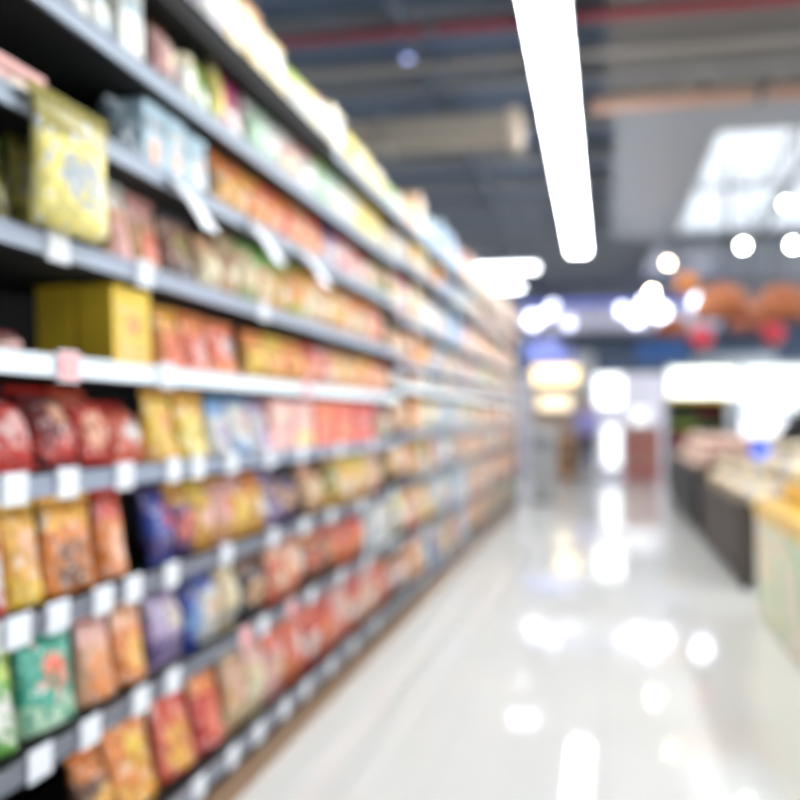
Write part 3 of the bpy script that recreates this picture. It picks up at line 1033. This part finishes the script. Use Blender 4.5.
# second row of produce further right: pale counter with beige loaves and dark sloping screens
p = at(790, 450, X=2.25)
slatted_stand('produce_stand', 'dark wooden stand behind the mango bin, carrying beige melons', 7.2, 11.6, 2.25, 3.2, 0.86, mat('stand_walnut', '3a302a', 0.5, var=0.2))
ML = [fruit_mesh('melon', 0.108, 0.108, 0.104, k + 60, 0.01) for k in range(2)]
bm = bmesh.new()
add_tube(bm, [(0, 0, 0.11), (0.01, 0, 0.15)], 0.01, 6, 0.006)
STEM3 = mesh('stem', bm)
heap('melon', 'pale beige melon on the dark stand behind the mango bin', 'melon', 'melons on the dark stand', ML,
     [mat('melon_beige', 'ecd2ba', 0.45, var=0.1), mat('melon_rose', 'e8c4b4', 0.45, var=0.1)], 2.42, 3.02, 7.4, 11.4, 0.888, 0.22, 0.26, 9, STEM3)

# black sloped screen (tilted black panel) with blue display
A_, B_ = at(806, 410, Y=10.55), at(757, 466, Y=10.55)
t = thing('weighing_station', 'black weighing station with slanted panel and blue screen beyond the melons', 'scale', (A_.x, 10.55, 0))
dx = B_.x - A_.x
bm = bmesh.new()
add_tube(bm, [(0.1, 0.05, 0), (0.1, 0.05, 1.15)], 0.05, 12)
link('post', bm, mat('station_black', '0c0d10', 0.6), t)
bm = bmesh.new()
v = [bm.verts.new(q) for q in ((dx, 0, B_.z + 0.02), (dx + 0.16, 0, B_.z - 0.14), (0.3, 0, A_.z - 0.06), (0.1, 0, A_.z + 0.16))]
f = bm.faces.new(v)
ex = bmesh.ops.extrude_face_region(bm, geom=[f])
bmesh.ops.translate(bm, vec=(0, 0.35, 0), verts=[g for g in ex['geom'] if isinstance(g, bmesh.types.BMVert)])
link('slanted_panel', bm, mat('station_black', '0c0d10', 0.6), t)
q = at(764, 455, Y=10.5)
box('screen', (q.x - A_.x - 0.13, -0.06, q.z - 0.1), (q.x - A_.x + 0.1, -0.03, q.z + 0.1), mat('station_screen', '3c5cc8', 0.3, emit=0.9), t, 0.01)
box('screen_arm', (q.x - A_.x - 0.02, -0.03, q.z - 0.03), (0.12, 0.03, q.z + 0.0), mat('station_black', '0c0d10', 0.6), t)
box('base_plate', (-0.1, -0.12, 0), (0.3, 0.3, 0.03), mat('station_black', '0c0d10', 0.6), t, 0.005)

# tiered fruit rack far right of centre: dark with green and yellow edge
q0, q1 = at(668, 470, Y=17.6), at(728, 470, Y=17.6)
t = thing('fruit_rack', 'dark tiered rack with yellow top edge beyond the dark stand', 'rack', (q0.x, 17.6, 0))
wd = q1.x - q0.x
box('cabinet', (0, 0, 0), (wd, 0.7, 0.8), mat('rack_black', '2c302c', 0.5), t, 0.01)
for k in range(3):
    box('tier', (0.02, 0.12 + 0.2 * k, 0.8 + 0.24 * k), (wd - 0.02, 0.62, 0.84 + 0.24 * k), mat('rack_black2', '3c4038', 0.5), t)
box('side_board', (0, 0.1, 0.8), (0.02, 0.66, 1.62), mat('rack_black2', '3c4038', 0.5), t)
box('side_board', (wd - 0.02, 0.1, 0.8), (wd, 0.66, 1.62), mat('rack_black2', '3c4038', 0.5), t)
box('back_board', (0.02, 0.62, 0.8), (wd - 0.02, 0.66, 1.62), mat('rack_black', '2c302c', 0.5), t)
box('header', (-0.01, 0.06, 1.6), (wd + 0.01, 0.68, 1.68), mat('rack_yellow', 'e0b83c', 0.5), t, 0.01)
AP = fruit_mesh('apple', 0.075, 0.075, 0.07, 80, 0.03)
for tier in range(3):
    for k in range(int(wd / 0.17)):
        cn = ['red', 'green', 'dark green'][(k // 3 + tier) % 3]
        o = link('apple', AP, mat('apple_' + cn, {'red': 'b83040', 'green': 'a0bc48', 'dark green': '4c6c38'}[cn], 0.35))
        o.location = (q0.x + 0.12 + k * 0.165, 17.6 + 0.21 + 0.2 * tier, 0.84 + 0.24 * tier + 0.07)
        link('stem', STEM2, mat('stem_brown', '5a4a28', 0.7), o)
        tag(o, '%s apple on the %s tier of the dark rack' % (cn, ['lowest', 'middle', 'highest'][tier]), 'apple', '%s apples on the %s tier' % (cn, ['lowest', 'middle', 'highest'][tier]))

# ------------------------------------------------------------------ pendant lamps, wicker shades, lanterns
def ctop(p):
    if SK[0] < p.x < SK[2] and SK[1] < p.y < SK[3]:
        return CZ + 0.065 - p.z
    return CZ + 0.002 - p.z


def cord(t, z0, z1, m=None):
    bm = bmesh.new()
    add_tube(bm, [(0, 0, z0), (0, 0, z1)], 0.008, 6)
    link('cord', bm, m or mat('cable_black', '23282b', 0.5), t)


globe = lathe_mesh('globe', [(0.01, 0.042), (0.022, 0.036), (0.036, 0.022), (0.042, 0.0), (0.036, -0.022), (0.022, -0.036), (0.005, -0.042)], 16)
sock = lathe_mesh('socket', [(0.016, 0.036), (0.02, 0.045), (0.022, 0.16), (0.01, 0.17)], 12)
for px, py, Y, warm, e, lab in (
        (743, 246, 12.3, 0, 26, 'lit white globe pendant lamp above the wicker shades'),
        (793, 245, 11.6, 0, 26, 'lit white globe pendant lamp at the right edge'),
        (786, 204, 12.8, 0, 18, 'lit white globe pendant lamp highest on the right, before the skylight'),
        (668, 263, 14.5, 1, 16, 'warm lit globe pendant lamp above the small orange shade'),
        (652, 292, 16.5, 1, 40, 'lit globe pendant lamp beside the glare on the canopy'),
        (705, 100, 9.3, 0, 4, 'dim white globe lamp on the brown ceiling pipe'),
        (768, 94, 9.3, 0, 2.5, 'dim white globe lamp near the dark ceiling unit'),
        (408, 62, 8.3, 2, 3, 'faint bluish globe lamp below the conduit left of the tube lights')):
    p = at(px, py, Y=Y)
    t = thing('globe_lamp', lab, 'pendant lamp', p)
    cname, hx = [('cool', 'fbfcf4'), ('warm', 'ffe2c0'), ('bluish', 'a8b4f0')][warm]
    link('globe', globe, mat('globe_%s_%g' % (cname, e), hx, 0.3, emit=e), t)
    link('socket', sock, mat('station_black', '0c0d10', 0.6), t)
    cord(t, 0.16, ctop(p))

def wicker(hx):
    key = 'wicker_' + hx
    if key in _m:
        return _m[key]
    m = mat(key, hx, 0.6)
    nt = m.node_tree
    b = nt.nodes['Principled BSDF']
    tc = nt.nodes.new('ShaderNodeTexCoord')
    w = nt.nodes.new('ShaderNodeTexWave')
    w.bands_direction = 'Z'
    w.inputs['Scale'].default_value = 14
    w.inputs['Distortion'].default_value = 1.5
    mx = nt.nodes.new('ShaderNodeMix')
    mx.data_type = 'RGBA'
    l = lin(hx)
    mx.inputs[6].default_value = tuple(x * 0.55 for x in l[:3]) + (1,)
    mx.inputs[7].default_value = l
    nt.links.new(tc.outputs['Object'], w.inputs['Vector'])
    nt.links.new(w.outputs[0], mx.inputs[0])
    nt.links.new(mx.outputs[2], b.inputs['Base Color'])
    return m


def wicker_lamp(p, r, h, lab, hx, e=6):
    t = thing('wicker_lamp', lab, 'pendant lamp', p)
    bm = bmesh.new()
    prof = [(r * s, h * z) for s, z in ((0.12, 0.5), (0.45, 0.42), (0.78, 0.2), (0.95, -0.1), (1.0, -0.5))]
    prof2 = [(a * 0.96, b * 0.96 - 0.01) for a, b in prof[::-1]]
    add_lathe(bm, prof + prof2, 28, cap=False)
    link('shade', bm, wicker(hx), t)
    bm = bmesh.new()
    add_lathe(bm, [(r * 1.0, -h * 0.52), (r * 1.03, -h * 0.5), (r * 1.0, -h * 0.46)], 28, cap=False)
    link('rim', bm, mat('wicker_rim', '7c4420', 0.6), t)
    bb = link('bulb', globe, mat('bulb_amber', 'ffb870', 0.3, emit=e), t)
    bb.location = (0, 0, 0)
    bb.scale = (0.8, 0.8, 0.8)
    cord(t, h * 0.5 - 0.02, ctop(p))


for px, py, Y, r_, h_, lab, hx in (
        (722, 300, 12.6, 0.36, 0.42, 'large orange wicker lampshade hanging over the produce, left of the pair', 'c8784a'),
        (782, 302, 12.0, 0.36, 0.42, 'large orange wicker lampshade hanging at the right edge', 'b8683c'),
        (687, 281, 13.6, 0.17, 0.26, 'small bright orange lampshade right of the warm globe', 'f09850'),
        (752, 318, 15.5, 0.34, 0.36, 'reddish brown wicker lampshade farther back between the orange ones', 'b4644c'),
        (672, 325, 17.5, 0.3, 0.3, 'brown wicker lampshade low beside the canopy end', 'b0603c')):
    wicker_lamp(at(px, py, Y=Y), r_, h_, lab, hx)
for px, py, lab in ((702, 337, 'red paper lantern under the left orange lampshade'), (773, 333, 'red paper lantern at the right, under the wicker lampshades')):
    p = at(px, py, Y=13.2)
    t = thing('paper_lantern', lab, 'lantern', p)
    bm = bmesh.new()
    prof = []
    for k in range(13):
        u = k / 12
        rr = 0.05 + 0.09 * math.sin(PI * u) ** 0.6 + (0.004 if k % 2 else 0)
        prof.append((rr, -0.13 + 0.26 * u))
    add_lathe(bm, prof, 20)
    link('shade', bm, mat('lantern_red', 'd23048', 0.5, var=0.1), t)
    for z in (-0.15, 0.13):
        bm = bmesh.new()
        add_lathe(bm, [(0.05, z), (0.05, z + 0.02)], 16)
        link('ring', bm, mat('lantern_gold', 'c89838', 0.4, 0.6), t)
    cord(t, 0.15, ctop(p))

# ------------------------------------------------------------------ far end: canopy, shops, fridges
FY = 22.0
def fbox(name, px0, py0, px1, py1, Y, dep, m, parent, bev=0.01):
    """A box between two sight lines on the plane Y, given depth, as a part of a thing at its own base."""
    a, b_ = at(px0, py1, Y=Y), at(px1, py0, Y=Y)
    o_ = parent.location if parent is not None else Vector((0, 0, 0))
    return box(name, (a.x - o_.x, Y - o_.y, a.z - o_.z), (b_.x - o_.x, Y + dep - o_.y, b_.z - o_.z), m, parent, bev)


t = thing('shop_canopy', 'lavender shop canopy band with glaring lights across the far end', 'canopy', (0, FY, 0))
fbox('fascia', 515, 303, 720, 332, FY, 1.2, mat('fascia_lavender', 'e2e0f2', 0.4), t)
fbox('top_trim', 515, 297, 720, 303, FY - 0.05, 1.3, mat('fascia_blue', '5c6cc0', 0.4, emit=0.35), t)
fbox('bottom_trim', 515, 332, 800, 337, FY - 0.03, 1.2, mat('fascia_dark', '303c50', 0.5), t)
fbox('shade_strip', 560, 337, 810, 350, FY + 0.2, 0.8, mat('canopy_shade_navy', '22405c', 0.6), t)  # dark navy strip painted in for the shadow beneath the canopy
for px in (560, 606, 700, 790):
    a = at(px, 300, Y=FY + 0.6)
    box('hanger', (a.x - 0.02, 0.58, a.z), (a.x + 0.02, 0.62, CZ - 0.01), mat('clamp_steel', '6a6f75', 0.4, 0.8), t)
for k, (px, py, r_, e) in enumerate(((533, 320, .17, 3), (548, 313, .1, 4), (553, 306, .1, 2.2), (569, 323, .12, 1.6), (622, 310, .12, 3), (636, 318, .16, 3), (648, 305, .2, 4.5), (660, 312, .18, 4), (700, 303, .2, 4))):
    p = at(px, py, Y=FY - 0.05)
    t = thing('spotlight', ['glaring cool spotlight at the left end of the canopy', 'cool spotlight second from the left end of the canopy', 'faint blue spotlight along the canopy top', 'dim lilac spotlight low on the canopy face',
                            'cool spotlight on the canopy left of the big glare', 'bright spotlight low in the big glare on the canopy', 'brightest spotlight in the middle of the canopy glare', 'bright spotlight at the right of the canopy glare', 'bright bluish spotlight at the right end of the canopy'][k], 'spotlight', p, 0, 'spotlights along the canopy')
    bm = bmesh.new()
    add_lathe(bm, [(r_ * 0.9, 0), (r_, 0.02), (r_ * 0.9, 0.05)], 20)
    o = link('lens', bm, mat('spot_%g' % e, 'eaeeff', 0.3, emit=e), t)
    o.rotation_euler = (PI / 2, 0, 0)
    bm = bmesh.new()
    add_lathe(bm, [(r_ * 1.1, -0.04), (r_ * 1.1, 0.0), (r_ * 0.92, 0.012)], 20)
    o = link('housing', bm, mat('spot_housing', 'c8cce0', 0.4), t)
    o.rotation_euler = (PI / 2, 0, 0)


def lit_case(name, label, cat, px0, px1, ytop, ybot, Y, hx, e, body, shelves=3, dep=0.6, goods=None, group=None):
    """Glass fronted cabinet with lit back and shelves, standing on the floor or a base."""
    a, b_ = at(px0, ybot, Y=Y), at(px1, ytop, Y=Y)
    x0, x1, z0, z1 = a.x, b_.x, a.z, b_.z
    t = thing(name, label, cat, (x0, Y, 0))
    w = x1 - x0
    z0 = max(z0, 0.12)
    box('base', (0, 0, 0), (w, dep, z0), body, t, 0.01)
    box('back_light', (0.03, dep - 0.05, z0), (w - 0.03, dep - 0.02, z1), mat('%s_lit' % label[:24], hx, 0.5, emit=e), t)
    for x in (0, w - 0.03):
        box('side_panel', (x, 0, z0), (x + 0.03, dep, z1), body, t)
    box('top_panel', (0, 0, z1), (w, dep, z1 + 0.08), body, t, 0.01)
    for k in range(shelves):
        z = z0 + (z1 - z0) * k / shelves
        box('shelf', (0.03, 0.04, z), (w - 0.03, dep - 0.05, z + 0.025), mat('case_shelf', 'd8dcdc', 0.4), t)
    return t, x0, w, z0, z1


fridge_body = mat('fridge_body', 'c4c8cc', 0.4)
lit_case('display_fridge', 'long bright white open display fridge across the far right', 'fridge', 668, 740, 368, 398, 23.2, 'fafff4', 1.3, fridge_body, 2)
lit_case('display_fridge', 'bright white display fridge at the far right edge, beside the long one', 'fridge', 742, 815, 366, 420, 21.5, 'f4fcf8', 0.85, fridge_body, 3)
lit_case('display_fridge', 'glaring low chest fridge in front of the far right fridges', 'fridge', 740, 792, 414, 438, 18.6, 'ffffff', 0.8, mat('chest_blue', '5c6ca0', 0.4), 1)
lit_case('bakery_case', 'warm lit bakery case beyond the end of the shelving', 'display case', 532, 578, 366, 384, 24.0, 'ffe2ac', 1.6, mat('bakery_body', 'b8a898', 0.5), 1, 0.5)
lit_case('pastry_shelf', 'lower pale lit pastry shelf in front of the warm bakery case', 'display case', 536, 572, 395, 410, 23.2, 'fbeed0', 0.8, mat('pastry_body', 'c0a890', 0.5), 1, 0.5)
# pastries/baskets on low stand in front
p0 = at(548, 474, Y=21.0)
t = thing('bread_stand', 'low brown stand with baskets of bread left of the shopper', 'stand', (at(546, 470, Y=21).x, 21.0, 0))
box('stand_body', (0, 0, 0), (0.6, 0.5, 0.25), mat('bread_brown', 'a87850', 0.5), t, 0.01)
box('tier', (0.02, 0.15, 0.25), (0.58, 0.5, 0.55), mat('bread_brown2', '8c6040', 0.5), t, 0.01)
box('tier', (0.04, 0.3, 0.55), (0.56, 0.5, 0.85), mat('bread_brown', 'a87850', 0.5), t, 0.01)
LOAF = fruit_mesh('loaf', 0.115, 0.058, 0.055, 90, 0.05)
for k, (x, y, z) in enumerate(((0.15, 0.07, 0.31), (0.44, 0.07, 0.31), (0.15, 0.22, 0.61), (0.44, 0.22, 0.61), (0.15, 0.38, 0.91), (0.44, 0.38, 0.91))):
    o = link('bread_loaf', LOAF, mat('loaf_crust', 'e6bc84', 0.6, var=0.2))
    o.location = (t.location.x + x, 21 + y, z)
    tag(o, 'golden bread loaf, %s one on the %s step of the brown stand' % (['left', 'right'][k % 2], ['lowest', 'middle', 'top'][k // 2]), 'bread', 'loaves on the brown stand')
# grey bin at the end of the shelving
a, b_ = at(529, 499, Y=14.6), at(555, 428, Y=14.6)
t = thing('waste_bin', 'tall grey steel bin standing just past the end of the shelving', 'bin', (a.x, 14.6, 0))
wb = b_.x - a.x
box('bin_body', (0, 0, 0.04), (wb, 0.45, b_.z - 0.1), mat('bin_steel', 'a6a8a8', 0.6, 0, var=0.03), t, 0.02)
box('bin_lid', (-0.01, -0.01, b_.z - 0.1), (wb + 0.01, 0.46, b_.z), mat('bin_lid', 'bcc0c2', 0.4, 0.2), t, 0.02)
box('flap', (0.06, -0.015, b_.z - 0.3), (wb - 0.06, 0.0, b_.z - 0.14), mat('bin_flap', '7c8286', 0.4, 0.2), t)
box('plinth', (0.02, 0.02, 0), (wb - 0.02, 0.43, 0.04), mat('stand_foot', '222222', 0.5), t)
# white glowing signs near the exit
def lightbox(label, px0, py0, px1, py1, Y, e, leg=True, hx='fafeff'):
    a, b_ = at(px0, py1, Y=Y), at(px1, py0, Y=Y)
    t = thing('light_box', label, 'light box', ((a.x + b_.x) / 2, Y, 0))
    w = (b_.x - a.x) / 2
    box('lit_panel', (-w, -0.02, a.z), (w, 0.0, b_.z), mat('lightbox_%g' % e, hx, 0.4, emit=e), t, 0.01)
    box('casing', (-w - 0.02, 0.0, a.z - 0.02), (w + 0.02, 0.12, b_.z + 0.02), mat('lightbox_case', 'd8dce4', 0.4), t, 0.01)
    if leg:
        box('base_plate', (-w * 0.9, -0.15, 0), (w * 0.9, 0.25, 0.03), mat('lightbox_case', 'd8dce4', 0.4), t)
        box('stem', (-0.03, 0.03, 0.02), (0.03, 0.09, a.z), mat('lightbox_case', 'd8dce4', 0.4), t)
    else:
        for s in (-w * 0.7, w * 0.7):
            box('hanger', (s - 0.01, 0.05, b_.z), (s + 0.01, 0.07, CZ - 0.01), mat('clamp_steel', '6a6f75', 0.4, 0.8), t)
    return t


lightbox('large glaring white light box hanging over the far end of the aisle', 596, 375, 622, 406, 21.4, 1.2, False)
lightbox('tall glowing white light box standing on the floor right of the shopper', 604, 426, 619, 466, 20.6, 0.8)
lightbox('small pale round-cornered light box right of the glaring one', 632, 408, 648, 424, 22.5, 0.7, True, 'e8ecf0')
# blue sign and grey panel
t = thing('blue_sign', 'plain blue sign hanging under the canopy above the light boxes', 'sign', (0, 21.7, 0))
fbox('sign_face', 636, 341, 686, 362, 21.7, 0.08, mat('sign_blue', '2c5c9e', 0.4, emit=0.03), t)
a = at(645, 341, Y=21.75)
b_ = at(678, 341, Y=21.75)
for q in (a, b_):
    box('hanger', (q.x - 0.01, 0.03, q.z - 0.02), (q.x + 0.01, 0.05, CZ - 0.01), mat('clamp_steel', '6a6f75', 0.4, 0.8), t)
t = thing('header_panel', 'long pale grey header panel above the white display fridges', 'panel', (0, 22.6, 0))
fbox('header_board', 694, 353, 776, 364, 22.6, 0.1, mat('header_grey', 'b8bcc8', 0.5), t)
for px in (700, 770):
    q = at(px, 354, Y=22.65)
    box('hanger', (q.x - 0.01, 0.04, q.z - 0.02), (q.x + 0.01, 0.06, at(px, 349, Y=22.65).z), mat('clamp_steel', '6a6f75', 0.4, 0.8), t)
t = thing('partition_screen', 'pale blue-grey partition screen behind the shopper', 'partition', (0, 25.0, 0))
fbox('screen_board', 575, 345, 594, 455, 25.0, 0.1, mat('screen_bluegrey', 'b8c4d0', 0.5), t)
q = at(584, 455, Y=25)
box('screen_base', (q.x - 0.3, -0.1, 0), (q.x + 0.3, 0.2, q.z + 0.02), mat('lightbox_case', 'd8dce4', 0.4), t)
t = thing('blue_screen_wall', 'blue and lavender display board above the bakery case', 'panel', (0, 26.0, 0))
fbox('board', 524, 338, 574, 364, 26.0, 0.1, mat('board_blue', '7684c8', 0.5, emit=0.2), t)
q = at(550, 364, Y=26)
for s in (-0.5, 0.5):
    box('post', (q.x + s - 0.03, 0.02, 0), (q.x + s + 0.03, 0.08, q.z + 0.02), mat('lightbox_case', 'd8dce4', 0.4), t)
# crates stacked at far right of aisle end
a, b_ = at(624, 470, Y=20.9), at(660, 428, Y=20.9)
cw = (b_.x - a.x)
for k in range(4):
    t = thing('plastic_crate', 'reddish brown crate in the stack right of the light box, %s from the floor' % ORD[k], 'crate', (a.x, 20.9, 0.012 + k * 0.275), 0, 'crates stacked at the aisle end')
    mm = mat(['crate_red', 'crate_brown'][k % 2], ['b87068', 'b08070'][k % 2], 0.5)
    box('crate_floor', (0, 0, 0), (cw, 0.5, 0.02), mm, t)
    for lo, hi in (((0, 0, 0.02), (cw, 0.02, 0.27)), ((0, 0.48, 0.02), (cw, 0.5, 0.27)), ((0, 0.02, 0.02), (0.02, 0.48, 0.27)), ((cw - 0.02, 0.02, 0.02), (cw, 0.48, 0.27))):
        box('crate_side', lo, hi, mm, t)
    for lo in ((-0.012, -0.012), (-0.012, 0.48), (cw - 0.02, -0.012), (cw - 0.02, 0.48)):
        box('corner_post', (lo[0], lo[1], -0.01 if k == 0 else 0), (lo[0] + 0.032, lo[1] + 0.032, 0.272), mm, t)

# ------------------------------------------------------------------ the shopper
def skin(name, verts, edges, m, parent=None, root=0, sub=1):
    me = bpy.data.meshes.new(name)
    me.from_pydata([v[0] for v in verts], edges, [])
    o = link(name, me, m, parent)
    o.modifiers.new('skin', 'SKIN').use_smooth_shade = True
    s = o.modifiers.new('sub', 'SUBSURF')
    s.levels = s.render_levels = sub
    for k, v in enumerate(verts):
        r_ = v[1] if isinstance(v[1], tuple) else (v[1], v[1])
        me.skin_vertices[0].data[k].radius = r_
        me.skin_vertices[0].data[k].use_root = (k == root)
    return o


def shopper(px, Y):
    p = at(px, 470, Y=Y)
    t = thing('person', 'out of focus shopper in lavender top and dark trousers walking at the far end', 'person', (p.x, Y, 0), 0.25)
    V, E = [], []

    def v(co, r_, to=None):
        V.append((Vector(co), r_))
        if to is not None:
            E.append((to, len(V) - 1))
        return len(V) - 1
    pel = v((0, 0, 0.93), (0.15, 0.105))
    wst = v((0, 0, 1.08), (0.13, 0.095), pel)
    ch = v((0, 0, 1.28), (0.155, 0.105), wst)
    nk0 = v((0, 0, 1.42), (0.08, 0.07), ch)
    nk = v((0, 0, 1.48), (0.052, 0.055), nk0)
    hd0 = v((0, -0.01, 1.55), (0.066, 0.08), nk)
    hd1 = v((0, -0.015, 1.62), (0.076, 0.095), hd0)
    hd2 = v((0, -0.01, 1.68), (0.06, 0.075), hd1)
    limbs = {}
    for s in (-1, 1):
        st = 0.16 * s
        hip = v((0.09 * s, 0, 0.86), 0.088, pel)
        kn = v((0.1 * s, -0.04 - st * 0.6, 0.48), 0.056, hip)
        an = v((0.1 * s, 0.03 - st * 1.2, 0.1), 0.036, kn)
        toe = v((0.11 * s, -0.13 - st * 1.2, 0.04), 0.036, an)
        sh = v((0.18 * s, 0, 1.38), 0.058, nk0)
        el = v((0.24 * s, 0.02 + st * 0.3, 1.1), 0.042, sh)
        wr = v((0.25 * s, -0.1 + st * 0.7, 0.87), 0.027, el)
        pm = v((0.25 * s, -0.13 + st * 0.7, 0.8), (0.022, 0.036), wr)
        for f_, (dy, ln) in enumerate(((-0.036, 0.07), (-0.012, 0.08), (0.012, 0.076), (0.034, 0.06))):
            a_ = v((0.25 * s - 0.004 * s, -0.14 + dy + st * 0.7, 0.755), 0.01, pm)
            b2 = v((0.243 * s, -0.15 + dy + st * 0.7, 0.755 - ln * 0.5), 0.009, a_)
            v((0.225 * s, -0.152 + dy + st * 0.7, 0.755 - ln), 0.008, b2)
        th = v((0.235 * s, -0.175 + st * 0.7, 0.81), 0.011, pm)
        v((0.225 * s, -0.195 + st * 0.7, 0.775), 0.009, th)
        limbs[s] = (hip, kn, an, toe, sh, el, wr)
    skin_m = mat('skin', 'd8a888', 0.5)
    skin('body', V, E, skin_m, t)
    # trousers and top follow the same skeleton, slightly wider
    TV = [(V[pel][0], (0.165, 0.12))]
    TE = []
    for s in (-1, 1):
        hip, kn, an, toe, sh, el, wr = limbs[s]
        n0 = len(TV)
        TV += [(V[hip][0], 0.104), (V[kn][0], 0.075), (V[an][0] + Vector((0, 0, 0.02)), 0.06)]
        TE += [(0, n0), (n0, n0 + 1), (n0 + 1, n0 + 2)]
    skin('trousers', TV, TE, mat('trousers_dark', '30384c', 0.8, bump=0.2), t)
    SV = [(Vector((0, 0, 0.95)), (0.17, 0.125)), (V[wst][0], (0.15, 0.115)), (V[ch][0], (0.17, 0.122)), (V[nk0][0], (0.09, 0.078))]
    SE = [(0, 1), (1, 2), (2, 3)]
    for s in (-1, 1):
        hip, kn, an, toe, sh, el, wr = limbs[s]
        n0 = len(SV)
        SV += [(V[sh][0], 0.074), (V[el][0], 0.056), (V[wr][0] + Vector((0, 0.01, 0.03)), 0.04)]
        SE += [(3, n0), (n0, n0 + 1), (n0 + 1, n0 + 2)]
    skin('top', SV, SE, mat('top_lavender', 'a4a0dc', 0.8, bump=0.2), t, 1)
    for s in (-1, 1):
        toe = V[limbs[s][3]][0]
        an = V[limbs[s][2]][0]
        bm = bmesh.new()
        add_box(bm, (toe.x - 0.048, toe.y - 0.05, 0), (toe.x + 0.048, an.y + 0.06, 0.085), 0.03)
        link('shoe', bm, mat('shoe_dark', '23242a', 0.5), t)
    bm = bmesh.new()
    bmesh.ops.create_uvsphere(bm, u_segments=20, v_segments=14, radius=1)
    for q in bm.verts:
        q.co = Vector((q.co.x * 0.088, q.co.y * 0.11 + 0.015, q.co.z * 0.11 + 1.665))
        if q.co.y < -0.045 and q.co.z < 1.67:
            q.co.y = -0.045
    for f_ in bm.faces:
        f_.smooth = True
    link('hair', bm, mat('hair_dark', '2a211d', 0.6), t)
    # face
    for s in (-1, 1):
        bm = bmesh.new()
        bmesh.ops.create_icosphere(bm, subdivisions=2, radius=0.011, matrix=Matrix.Translation((0.03 * s, -0.1, 1.615)))
        link('eye', bm, mat('eye', '2a2624', 0.3), t)
        bm = bmesh.new()
        bmesh.ops.create_icosphere(bm, subdivisions=2, radius=0.024, matrix=Matrix.Translation((0.082 * s, 0.0, 1.6)))
        link('ear', bm, skin_m, t)
    bm = bmesh.new()
    add_tube(bm, [(0, -0.1, 1.615), (0, -0.122, 1.578)], 0.008, 8, 0.014)
    link('nose', bm, skin_m, t)
    box('mouth', (-0.022, -0.104, 1.543), (0.022, -0.088, 1.552), mat('lips', 'a85c54', 0.5), t, 0.004)
    return t


shopper(586, 20.9)
